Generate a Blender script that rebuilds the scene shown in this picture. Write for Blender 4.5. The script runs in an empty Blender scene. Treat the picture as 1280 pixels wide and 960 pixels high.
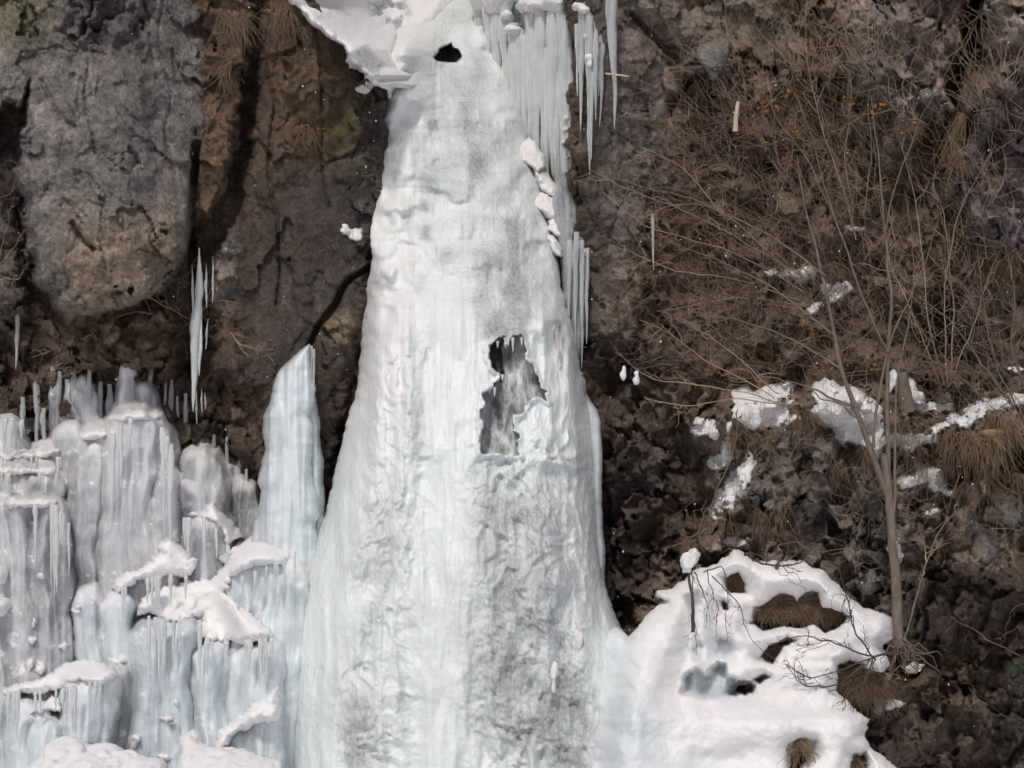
import bpy, math, random
import numpy as np
from math import radians, sin, cos, pi

SC = bpy.context.scene
COL = SC.collection
# ---------------------------------------------------------------- camera, world, sun, exposure
CAM_D = 18.0
cam_d = bpy.data.cameras.new('camera'); cam = bpy.data.objects.new('camera', cam_d); COL.objects.link(cam)
cam.location = (0, -CAM_D, 0); cam.rotation_euler = (radians(90), 0, 0)
cam_d.sensor_width = 36; cam_d.lens = CAM_D / 12.8 * 36; cam_d.clip_end = 2000; cam_d.clip_start = 0.1
SC.camera = cam
SUN_EL, SUN_AZ = 52, 12          # degrees: height, and swing to the left of straight behind the camera
wd = bpy.data.worlds.new('World'); SC.world = wd; wd.use_nodes = True
nt = wd.node_tree; bgn = nt.nodes['Background']
sky = nt.nodes.new('ShaderNodeTexSky'); sky.sky_type = 'NISHITA'; sky.sun_disc = False
sky.sun_elevation = radians(SUN_EL); sky.sun_rotation = radians(180 + SUN_AZ)
sky.air_density = 1.0; sky.dust_density = 4.0; sky.ozone_density = 0.6
nt.links.new(sky.outputs[0], bgn.inputs[0]); bgn.inputs[1].default_value = 0.10
sl = bpy.data.lights.new('sun', 'SUN'); so = bpy.data.objects.new('sun', sl); COL.objects.link(so)
sl.energy = 2.3; sl.angle = radians(7); sl.color = (1.0, 0.955, 0.90)
so.location = (-8, -18, 20)
so.rotation_euler = (radians(90 - SUN_EL), 0, radians(-SUN_AZ))
SC.view_settings.view_transform = 'Standard'; SC.view_settings.look = 'None'
SC.view_settings.exposure = -0.49; SC.view_settings.gamma = 1
SC.cycles.max_bounces = 8; SC.cycles.transmission_bounces = 6; SC.cycles.transparent_max_bounces = 6
SC.cycles.use_denoising = True

# ---------------------------------------------------------------- numpy helpers
rng = np.random.default_rng(7); random.seed(7)
_perm = rng.permutation(256).astype(np.int32); _perm = np.concatenate([_perm, _perm, _perm])
_val = rng.uniform(-1, 1, 256).astype(np.float32)
def noise(x, y, z=0.0):
    x, y, z = np.broadcast_arrays(np.asarray(x, np.float32), np.asarray(y, np.float32), np.asarray(z, np.float32))
    xi = np.floor(x).astype(np.int32); yi = np.floor(y).astype(np.int32); zi = np.floor(z).astype(np.int32)
    fx = x - xi; fy = y - yi; fz = z - zi
    fx = fx*fx*(3-2*fx); fy = fy*fy*(3-2*fy); fz = fz*fz*(3-2*fz)
    def h(a, b, c): return _val[_perm[_perm[_perm[(xi+a) & 255] + ((yi+b) & 255)] + ((zi+c) & 255)]]
    x00 = h(0,0,0)*(1-fx)+h(1,0,0)*fx; x10 = h(0,1,0)*(1-fx)+h(1,1,0)*fx
    x01 = h(0,0,1)*(1-fx)+h(1,0,1)*fx; x11 = h(0,1,1)*(1-fx)+h(1,1,1)*fx
    return (x00*(1-fy)+x10*fy)*(1-fz) + (x01*(1-fy)+x11*fy)*fz
def fbm(x, y, z=0.0, o=4, g=0.5):
    a = 1.0; s = 0; t = 0; f = 1.0
    for i in range(o):
        s = s + a*noise(x*f+13.7*i, y*f-7.1*i, z*f+3.3*i); t += a; a *= g; f *= 2.03; x, y = 0.80*x-0.60*y, 0.60*x+0.80*y
    return s/t
def ridged(x, y, z=0.0, o=4):
    a = 1.0; s = 0; t = 0; f = 1.0
    for i in range(o):
        s = s + a*(1-np.abs(noise(x*f+5.1*i, y*f+9.2*i, z*f+1.7*i))*1.8); t += a; a *= 0.5; f *= 2.1; x, y = 0.80*x-0.60*y, 0.60*x+0.80*y
    return s/t
def worley(x, y):
    """nearest and second nearest cell distance, a cell value, and a facet tilted its own way in each cell"""
    xi = np.floor(x).astype(np.int32); yi = np.floor(y).astype(np.int32)
    d1 = np.full(x.shape, 9.0, np.float32); d2 = d1.copy(); cv = np.zeros(x.shape, np.float32); tl = cv.copy()
    for i in (-1, 0, 1):
        for j in (-1, 0, 1):
            hsh = _perm[_perm[(xi+i) & 255] + ((yi+j) & 255)]
            px = xi+i+0.5+0.45*_val[hsh]; py = yi+j+0.5+0.45*_val[_perm[hsh+1]]
            d = np.hypot(px-x, py-y); c = _val[_perm[hsh+2]]
            m = d < d1
            d2 = np.where(m, d1, np.minimum(d2, d)); cv = np.where(m, c, cv)
            tl = np.where(m, (x-px)*_val[_perm[hsh+3]]+(y-py)*_val[_perm[hsh+4]], tl); d1 = np.where(m, d, d1)
    return d1, d2, cv, tl
def sstep(a, b, x):
    t = np.clip((x-a)/(b-a), 0, 1); return t*t*(3-2*t)
def sdpoly(u, v, poly):
    """signed distance to a polygon, positive inside"""
    d = np.full(u.shape, 1e9, np.float32); ins = np.zeros(u.shape, bool)
    n = len(poly)
    for i in range(n):
        ax, ay = poly[i]; bx, by = poly[(i+1) % n]
        ex, ey = bx-ax, by-ay
        t = np.clip(((u-ax)*ex+(v-ay)*ey)/(ex*ex+ey*ey+1e-9), 0, 1)
        d = np.minimum(d, np.hypot(u-ax-t*ex, v-ay-t*ey))
        if ay != by:
            c = ((ay > v) != (by > v)) & (u < (bx-ax)*(v-ay)/(by-ay)+ax)
            ins ^= c
    return np.where(ins, d, -d)
def P(u, v, y):
    """point at depth y that the photograph shows at (u, v): 100 px per metre at depth 0"""
    u = np.asarray(u, float); v = np.asarray(v, float); y = np.asarray(y, float)
    s = (y+CAM_D)/(CAM_D*100)
    return np.stack(np.broadcast_arrays((u-640)*s, y, (480-v)*s), -1)

# ---------------------------------------------------------------- object helpers
def tag(o, label=None, cat=None, group=None, kind=None):
    if label: o['label'] = label
    if cat: o['category'] = cat
    if group: o['group'] = group
    if kind: o['kind'] = kind
    return o
def empty(name, loc, label, cat, group=None):
    o = bpy.data.objects.new(name, None); COL.objects.link(o); o.location = [float(c) for c in loc]
    o.empty_display_size = 0.2
    return tag(o, label, cat, group)
def mesh(name, V, F, mat, parent=None, attrs=None, smooth=True, loc=None):
    """V world points, F quads or triangles (array, or list of arrays)"""
    V = np.asarray(V, np.float64)
    if loc is None:
        loc = np.array(parent.location) if parent else np.array([V[:,0].mean(), V[:,1].mean(), V[:,2].min()])
    loc = np.asarray(loc, float)
    Fs = F if isinstance(F, list) else [F]
    me = bpy.data.meshes.new(name)
    me.vertices.add(len(V)); me.vertices.foreach_set('co', (V-loc).astype(np.float32).ravel())
    loops = np.concatenate([f.ravel() for f in Fs]).astype(np.int32)
    tot = np.concatenate([np.full(len(f), f.shape[1]) for f in Fs]).astype(np.int32)
    start = np.concatenate([[0], np.cumsum(tot)[:-1]]).astype(np.int32)
    me.loops.add(len(loops)); me.loops.foreach_set('vertex_index', loops)
    me.polygons.add(len(tot)); me.polygons.foreach_set('loop_start', start); me.polygons.foreach_set('loop_total', tot)
    if smooth: me.polygons.foreach_set('use_smooth', np.ones(len(tot), bool))
    for k, a in (attrs or {}).items():
        if a.ndim == 1:
            at = me.attributes.new(k, 'FLOAT', 'POINT'); at.data.foreach_set('value', a.astype(np.float32))
        else:
            at = me.attributes.new(k, 'FLOAT_COLOR', 'POINT')
            at.data.foreach_set('color', np.concatenate([a, np.ones((len(a),1))], 1).astype(np.float32).ravel())
    me.update(calc_edges=True); me.validate()
    me.materials.append(mat)
    o = bpy.data.objects.new(name, me); COL.objects.link(o)
    if parent: o.parent = parent
    else: o.location = loc
    return o
def gridfaces(nr, nc, wrap=False):
    i = np.arange(nr-1)[:,None]; j = np.arange(nc if wrap else nc-1)[None,:]
    j2 = (j+1) % nc
    a = i*nc+j; b = i*nc+j2; c = (i+1)*nc+j2; d = (i+1)*nc+j
    return np.stack([a, d, c, b], -1).reshape(-1, 4)
class Tubes:
    def __init__(s): s.V=[]; s.F=[]; s.n=0
    def add(s, pts, rad, sides=5):
        pts = np.asarray(pts, float); n = len(pts); rad = np.broadcast_to(rad, n)
        t = np.gradient(pts, axis=0); t /= np.linalg.norm(t, axis=1)[:,None]+1e-9
        ref = np.array([0.13, 1.0, 0.21]) if abs(t[:,1]).mean() < 0.8 else np.array([1.0, 0.1, 0.1])
        a = np.cross(t, ref); a /= np.linalg.norm(a, axis=1)[:,None]+1e-9; b = np.cross(t, a)
        th = np.arange(sides)*2*pi/sides
        ring = pts[:,None,:]+rad[:,None,None]*(a[:,None,:]*np.cos(th)[None,:,None]+b[:,None,:]*np.sin(th)[None,:,None])
        s.V.append(ring.reshape(-1,3)); s.F.append(gridfaces(n, sides, True)+s.n); s.n += n*sides
    def build(s, name, mat, parent=None, attrs=None):
        return mesh(name, np.concatenate(s.V), np.concatenate(s.F), mat, parent)
# ---- solid shapes: smooth union of ellipsoids, meshed with surface nets
def surface_nets(f, org, h):
    ins = f < 0
    c = ins[:-1,:-1,:-1].astype(np.int8)
    tot = np.zeros_like(c)
    for i in (0,1):
        for j in (0,1):
            for k in (0,1):
                tot += ins[i:f.shape[0]-1+i, j:f.shape[1]-1+j, k:f.shape[2]-1+k]
    act = (tot > 0) & (tot < 8)
    ids = -np.ones(act.shape, np.int64); ii = np.argwhere(act); ids[act] = np.arange(len(ii))
    acc = np.zeros((len(ii),3)); cnt = np.zeros(len(ii))
    cor = [(a,b,c_) for a in (0,1) for b in (0,1) for c_ in (0,1)]
    for p in cor:
        for ax in range(3):
            if p[ax] == 0:
                q = list(p); q[ax] = 1
                fa = f[ii[:,0]+p[0], ii[:,1]+p[1], ii[:,2]+p[2]]; fb = f[ii[:,0]+q[0], ii[:,1]+q[1], ii[:,2]+q[2]]
                m = (fa < 0) != (fb < 0)
                t = np.where(m, fa/(fa-fb+1e-12), 0)
                pt = np.tile(np.array(p, float), (len(ii),1)); pt[:,ax] = t
                acc += pt*m[:,None]; cnt += m
    V = org+h*(ii+acc/cnt[:,None])
    Fs = []
    for ax in range(3):
        o1, o2 = [(1,2),(2,0),(0,1)][ax]
        sl0 = [slice(None)]*3; sl1 = [slice(None)]*3
        sl0[ax] = slice(0,-1); sl1[ax] = slice(1,None)
        a = ins[tuple(sl0)]; b = ins[tuple(sl1)]
        e = np.argwhere(a != b)
        e = e[(e[:,o1] > 0) & (e[:,o2] > 0) & (e[:,o1] < f.shape[o1]-1) & (e[:,o2] < f.shape[o2]-1)]
        if not len(e): continue
        def idx(d1, d2):
            q = e.copy(); q[:,o1] -= d1; q[:,o2] -= d2; return ids[q[:,0], q[:,1], q[:,2]]
        quad = np.stack([idx(1,1), idx(0,1), idx(0,0), idx(1,0)], -1)
        fl = ins[e[:,0], e[:,1], e[:,2]]
        quad[~fl] = quad[~fl][:, ::-1]
        Fs.append(quad)
    return V, np.concatenate(Fs)
def blob(prims, h=0.03, k=0.08, cuts=(), amp=0.03, freq=4.0, seed=0.0, amp2=0.012, freq2=13.0, cutn=0.10, stretch=1.0):
    """prims: (centre xyz, radii xyz); returns V, F"""
    C = np.array([p[0] for p in prims], float); R = np.array([p[1] for p in prims], float); HL = np.array([p[2] if len(p) > 2 else 0.0 for p in prims])
    RE_ = R.copy(); RE_[:,2] += HL
    lo = (C-RE_).min(0)-3*h-amp-amp2-0.03; hi = (C+RE_).max(0)+3*h+amp+amp2+0.03
    n = np.ceil((hi-lo)/h).astype(int)+1
    ax = [lo[i]+h*np.arange(n[i]) for i in range(3)]
    f = np.full(n, 5.0, np.float32)
    def ell(c, r, m, hl=0.0):
        e_ = (r[0], r[1], r[2]+hl)
        s = [slice(max(0, int((c[i]-e_[i]-m-lo[i])/h)), min(n[i], int((c[i]+e_[i]+m-lo[i])/h)+2)) for i in range(3)]
        X = ax[0][s[0]][:,None,None]-c[0]; Y = ax[1][s[1]][None,:,None]-c[1]; Z = ax[2][s[2]][None,None,:]-c[2]
        if hl: Z = Z-np.clip(Z, -hl, hl)
        k0 = np.sqrt((X/r[0])**2+(Y/r[1])**2+(Z/r[2])**2)
        k1 = np.sqrt((X/r[0]**2)**2+(Y/r[1]**2)**2+(Z/r[2]**2)**2)+1e-9
        return tuple(s), (k0*(k0-1)/k1).astype(np.float32)
    for c, r, hl in zip(C, R, HL):
        s, d = ell(c, r, k+4*h, hl); a = f[s]
        hh = np.clip(0.5+0.5*(d-a)/k, 0, 1)
        f[s] = d*(1-hh)+a*hh-k*hh*(1-hh)
    near = np.abs(f) < max(0.2, 6*h)
    I = np.argwhere(near)
    px, py, pz = ax[0][I[:,0]], ax[1][I[:,1]], ax[2][I[:,2]]
    f[near] += amp*fbm(px*freq+seed, py*freq, pz*freq*stretch, 3)+amp2*noise(px*freq2, py*freq2+seed, pz*freq2*stretch)
    for c, r in cuts:
        s, d = ell(np.array(c, float), np.array(r, float), 0.15); a = f[s]
        if a.size: 
            X, Y, Z = np.meshgrid(ax[0][s[0]], ax[1][s[1]], ax[2][s[2]], indexing='ij')
            f[s] = np.maximum(a, -d-cutn*fbm(X*4.5, Y*2, Z*4.5, 3))
    return surface_nets(f, lo, h)
def px(u, v, y, ru, rv, ry, hl=0):
    s = (y+CAM_D)/(CAM_D*100); return (P(u, v, y), (ru*s, ry, rv*s), hl*s)

# ---------------------------------------------------------------- materials
def mat_new(name):
    m = bpy.data.materials.new(name); m.use_nodes = True
    return m, m.node_tree, m.node_tree.nodes['Principled BSDF']
def N(t, typ, **kw):
    n = t.nodes.new(typ)
    for k, v in kw.items():
        if k in n.inputs: n.inputs[k].default_value = v
        else: setattr(n, k, v)
    return n
def coords(t, scale=(1,1,1)):
    tc = N(t, 'ShaderNodeTexCoord'); mp = N(t, 'ShaderNodeMapping'); mp.inputs['Scale'].default_value = scale
    g = N(t, 'ShaderNodeNewGeometry'); t.links.new(g.outputs['Position'], mp.inputs[0]); return mp.outputs[0]
def tex(t, scale, detail=4, vec=None, rough=0.6, typ='ShaderNodeTexNoise'):
    n = N(t, typ); n.inputs['Scale'].default_value = scale
    if 'Detail' in n.inputs: n.inputs['Detail'].default_value = detail
    if 'Roughness' in n.inputs: n.inputs['Roughness'].default_value = rough
    t.links.new(vec, n.inputs['Vector']); return n
def ramp(t, fac, stops):
    r = N(t, 'ShaderNodeValToRGB'); cr = r.color_ramp
    while len(cr.elements) < len(stops): cr.elements.new(0.5)
    for e, (p, c) in zip(cr.elements, stops):
        e.position = p; e.color = (*((c,)*3 if np.isscalar(c) else c), 1)
    t.links.new(fac, r.inputs[0]); return r.outputs[0]
def mix(t, fac, a, b, mode='MIX'):
    n = N(t, 'ShaderNodeMix', data_type='RGBA', blend_type=mode); n.clamp_factor = True
    for s, x in ((0, fac), (6, a), (7, b)):
        if isinstance(x, bpy.types.NodeSocket): t.links.new(x, n.inputs[s])
        elif s == 0: n.inputs[0].default_value = x
        else: n.inputs[s].default_value = (*((x,)*3 if np.isscalar(x) else x), 1)
    return n.outputs[2]
def mth(t, op, a, b=0.0, clamp=False):
    n = N(t, 'ShaderNodeMath', operation=op, use_clamp=clamp)
    for i, x in enumerate((a, b)):
        if isinstance(x, bpy.types.NodeSocket): t.links.new(x, n.inputs[i])
        else: n.inputs[i].default_value = x
    return n.outputs[0]
def attr(t, name, col=False):
    n = N(t, 'ShaderNodeAttribute', attribute_name=name); return n.outputs['Color' if col else 'Fac']
def bump(t, bsdf, h, dist=0.02, strength=1.0, prev=None):
    b = N(t, 'ShaderNodeBump'); b.inputs['Distance'].default_value = dist; b.inputs['Strength'].default_value = strength
    t.links.new(h, b.inputs['Height'])
    if prev is not None: t.links.new(prev, b.inputs['Normal'])
    t.links.new(b.outputs[0], bsdf.inputs['Normal']); return b.outputs[0]

def make_rock():
    m, t, b = mat_new('rock'); v = coords(t)
    c = attr(t, 'Col', True)
    n1 = tex(t, 2.3, 8, v, 0.7).outputs['Fac']; n2 = tex(t, 14, 6, v, 0.75).outputs['Fac']; n3 = tex(t, 55, 4, v, 0.7).outputs['Fac']
    n4 = tex(t, 34, 5, v, 0.8).outputs['Fac']; n5 = tex(t, 6.0, 7, v, 0.72).outputs['Fac']
    vo = tex(t, 10, 2, mix(t, 0.12, v, tex(t, 5, 3, v).outputs['Color']), typ='ShaderNodeTexVoronoi'); vo.feature = 'DISTANCE_TO_EDGE'
    c = mix(t, 1.0, c, 1.38, 'MULTIPLY')
    c = mix(t, 1.0, c, ramp(t, n1, [(0.3, 0.5), (0.7, 1.0)]), 'MULTIPLY')
    c = mix(t, 1.0, c, 1.35, 'MULTIPLY')
    c = mix(t, 1.0, c, ramp(t, n5, [(0.30, 0.42), (0.5, 0.66), (0.70, 0.95)]), 'MULTIPLY')
    c = mix(t, 1.0, c, 1.45, 'MULTIPLY')
    c = mix(t, 0.8, c, ramp(t, n2, [(0.34, 0.3), (0.5, 0.66), (0.66, 1.0)]), 'MULTIPLY')
    sv = tex(t, 1.0, 6, coords(t, (5, 5, 0.8)), 0.7).outputs['Fac']; c = mix(t, 0.8, c, ramp(t, sv, [(0.32, 0.55), (0.68, 1.35)]), 'MULTIPLY')
    c = mix(t, 1.0, c, 1.5, 'MULTIPLY')
    c = mix(t, 0.55, c, ramp(t, n4, [(0.34, 0.35), (0.64, 1.0)]), 'MULTIPLY')
    c = mix(t, 1.0, c, 1.35, 'MULTIPLY')
    cm = mth(t, 'MULTIPLY', ramp(t, vo.outputs['Distance'], [(0.0, 1.0), (0.03, 0.0)]), ramp(t, n5, [(0.52, 0), (0.68, 0.6)]))
    c = mix(t, cm, c, (0.015, 0.012, 0.011))
    c = mix(t, 1.0, c, 1.08, 'MULTIPLY')
    # pale lichen and frost specks
    li = tex(t, 30, 3, v, 0.6).outputs['Fac']; big = tex(t, 1.6, 3, v).outputs['Fac']
    f = mth(t, 'MULTIPLY', ramp(t, li, [(0.58, 0.0), (0.62, 1.0)]), ramp(t, big, [(0.45, 0.0), (0.64, 0.9)]))
    f = mth(t, 'MULTIPLY', f, attr(t, 'lichen'))
    c = mix(t, f, c, (0.42, 0.40, 0.36))
    t.links.new(c, b.inputs['Base Color'])
    rr = mix(t, attr(t, 'wet'), 0.85, 0.33); t.links.new(rr, b.inputs['Roughness'])
    b.inputs['Specular IOR Level'].default_value = 0.4
    p = bump(t, b, n5, 0.12, 0.9); p = bump(t, b, n2, 0.05, 0.7, p); bump(t, b, n4, 0.02, 0.6, p)
    return m
def make_snow():
    m, t, b = mat_new('snow'); v = coords(t)
    b.inputs['Base Color'].default_value = (0.86, 0.86, 0.87, 1); b.inputs['Roughness'].default_value = 0.7
    b.inputs['Subsurface Weight'].default_value = 0.25; b.inputs['Subsurface Radius'].default_value = (0.6, 0.8, 1.0); b.inputs['Subsurface Scale'].default_value = 0.03
    n1 = tex(t, 9, 5, v).outputs['Fac']; n2 = tex(t, 70, 3, v).outputs['Fac']
    t.links.new(mix(t, 1, (0.81,0.805,0.81), ramp(t, n1, [(0.3,0.93),(0.6,1.0)]), 'MULTIPLY'), b.inputs['Base Color'])
    p = bump(t, b, n1, 0.05, 0.6); bump(t, b, n2, 0.006, 0.6, p)
    return m
def make_ice(name, white, clear, sss=0.35, streak=(5, 5, 0.7), bumpd=0.03, rough=0.28, scale=0.035, soft=1.0, streak_k=1.0):
    m, t, b = mat_new(name); v = coords(t); vs = coords(t, streak)
    st = tex(t, 1.0, 6, vs, 0.65).outputs['Fac']; st2 = tex(t, 4.5, 4, vs, 0.6).outputs['Fac']
    ca = attr(t, 'clear'); sn = attr(t, 'snow')
    fine = tex(t, 26, 5, coords(t, (1,1,0.55)), 0.7).outputs['Fac']; lump = tex(t, 7, 4, v).outputs['Fac']
    f = mth(t, 'ADD', ca, mth(t, 'MULTIPLY', mth(t, 'SUBTRACT', st, 0.5), 1.1*soft*streak_k))
    f = mth(t, 'ADD', f, mth(t, 'MULTIPLY', mth(t, 'MULTIPLY', mth(t, 'SUBTRACT', fine, 0.5), 3.0*soft), mth(t, 'ADD', ca, 0.05)), True)
    c = mix(t, f, white, clear)
    c = mix(t, ramp(t, st2, [(0.55, 0.0), (0.8, 0.35)]), c, (0.9, 0.92, 0.92))
    c = mix(t, sn, c, (0.84, 0.835, 0.84))
    t.links.new(c, b.inputs['Base Color'])
    rg = mix(t, sn, rough, 0.7); t.links.new(rg, b.inputs['Roughness'])
    b.inputs['IOR'].default_value = 1.31; b.inputs['Specular IOR Level'].default_value = 0.6
    b.inputs['Subsurface Weight'].default_value = sss; b.inputs['Subsurface Radius'].default_value = (0.55, 0.85, 1.0)
    b.inputs['Subsurface Scale'].default_value = scale
    b.inputs['Coat Weight'].default_value = 0.7; b.inputs['Coat Roughness'].default_value = 0.06; b.inputs['Coat IOR'].default_value = 1.4
    ck = ramp(t, ca, [(0.05, 0.12), (0.5, 1.0)])
    p = bump(t, b, mth(t, 'MULTIPLY', st2, ck), bumpd, 0.6*soft); p = bump(t, b, lump, 0.06, 0.45*soft, p); p = bump(t, b, mth(t, 'MULTIPLY', fine, ck), 0.045, 1.0*soft, p)
    gl = N(t, 'ShaderNodeBump'); gl.inputs['Distance'].default_value = 0.03; gl.inputs['Strength'].default_value = 0.9; t.links.new(fine, gl.inputs['Height']); t.links.new(p, gl.inputs['Normal']); t.links.new(gl.outputs[0], b.inputs['Coat Normal'])
    cwt = mix(t, sn, 0.7, 0.0); t.links.new(cwt, b.inputs['Coat Weight'])
    return m
def make_icicle(name, base, tr):
    m, t, b = mat_new(name); v = coords(t); vs = coords(t, (18, 18, 2))
    n = tex(t, 1, 4, vs).outputs['Fac']; n2 = tex(t, 20, 3, v).outputs['Fac']
    t.links.new(mix(t, ramp(t, n, [(0.35,0),(0.65,1)]), base, [c*0.8 for c in base]), b.inputs['Base Color'])
    t.links.new(ramp(t, n, [(0.3, tr), (0.7, tr*0.45)]), b.inputs['Transmission Weight'])
    b.inputs['Roughness'].default_value = 0.18; b.inputs['IOR'].default_value = 1.31
    p = bump(t, b, n, 0.03, 0.6); bump(t, b, n2, 0.02, 0.4, p)
    return m
def make_plain(name, c, c2, scale=12, rough=0.8, stretch=(1,1,1), bd=0.01):
    m, t, b = mat_new(name); v = coords(t, stretch)
    n = tex(t, scale, 5, v, 0.7).outputs['Fac']
    t.links.new(mix(t, ramp(t, n, [(0.3,0),(0.7,1)]), c, c2), b.inputs['Base Color']); b.inputs['Roughness'].default_value = rough
    bump(t, b, n, bd, 0.6)
    return m
M = dict(rock=make_rock(), snow=make_snow(),
    ice=make_ice('white_ice', (0.80,0.865,0.865), (0.34,0.37,0.385), rough=0.2, streak_k=0.55),
    blue=make_ice('blue_ice', (0.71,0.775,0.81), (0.40,0.46,0.51), 0.6, streak=(6,6,0.5), rough=0.25, scale=0.10, soft=0.5),
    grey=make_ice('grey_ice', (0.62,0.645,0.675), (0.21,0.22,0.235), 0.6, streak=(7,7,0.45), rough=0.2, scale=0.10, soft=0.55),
    icicle=make_icicle('icicle_ice', (0.80,0.83,0.85), 0.75),
    curtain=make_icicle('curtain_ice', (0.82,0.87,0.87), 0.35),
    bark=make_plain('grey_brown_bark', (0.22,0.175,0.14), (0.10,0.078,0.06), 14, 0.85, (1,1,0.4)),
    twig=make_plain('tan_twig', (0.50,0.375,0.265), (0.21,0.15,0.11), 1.6),
    dark_twig=make_plain('dark_twig', (0.10,0.072,0.055), (0.05,0.037,0.03), 5),
    red_twig=make_plain('reddish_twig', (0.42,0.30,0.225), (0.19,0.13,0.10), 2.5),
    grass=make_plain('dry_grass', (0.27,0.18,0.11), (0.11,0.07,0.045), 6),
    straw=make_plain('straw_grass', (0.32,0.22,0.13), (0.16,0.105,0.06), 6),
    leaf=make_plain('orange_dry_leaf', (0.42,0.17,0.05), (0.25,0.09,0.03), 9),
    green=make_plain('green_needles', (0.05,0.11,0.03), (0.03,0.06,0.02), 9),
    pale=make_plain('bare_wood', (0.70,0.58,0.45), (0.52,0.40,0.30), 9, 0.8, (1,1,0.3)),
    black=make_plain('hole_shade_black', (0.022,0.021,0.022), (0.012,0.011,0.012), 9, 0.55),  # near black, colours in the shade inside the ice holes
    soil=make_plain('ground_snow', (0.80,0.80,0.82), (0.72,0.72,0.75), 2, 0.8))
# flowing water: white streaks over grey
def make_water():
    m, t, b = mat_new('falling_water'); v = coords(t, (14,8,3.2)); n = tex(t, 1, 5, v, 0.65).outputs['Fac']
    n2 = tex(t, 1, 2, coords(t, (2.2,2,1.6)), 0.5).outputs['Fac']
    s = mth(t, 'ADD', n, mth(t, 'MULTIPLY', mth(t, 'SUBTRACT', n2, 0.5), 0.7))
    t.links.new(ramp(t, s, [(0.30,(0.10,0.105,0.11)),(0.5,(0.38,0.39,0.39)),(0.68,(0.72,0.73,0.73))]), b.inputs['Base Color'])
    b.inputs['Roughness'].default_value = 0.35; bump(t, b, n, 0.06, 0.8); return m
M['water'] = make_water()

# ---------------------------------------------------------------- ice front depth (shared by the gully and the ice)
VV = [-400, -250, -100, 0, 60, 130, 250, 400, 560, 700, 1000, 1300]
YY = [11.0, 7.4, 4.9, 3.4, 2.5, 1.55, 0.3, -0.95, -1.7, -2.15, -2.6, -2.8]
def ice_c(v): return np.interp(v, VV, YY)

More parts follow.
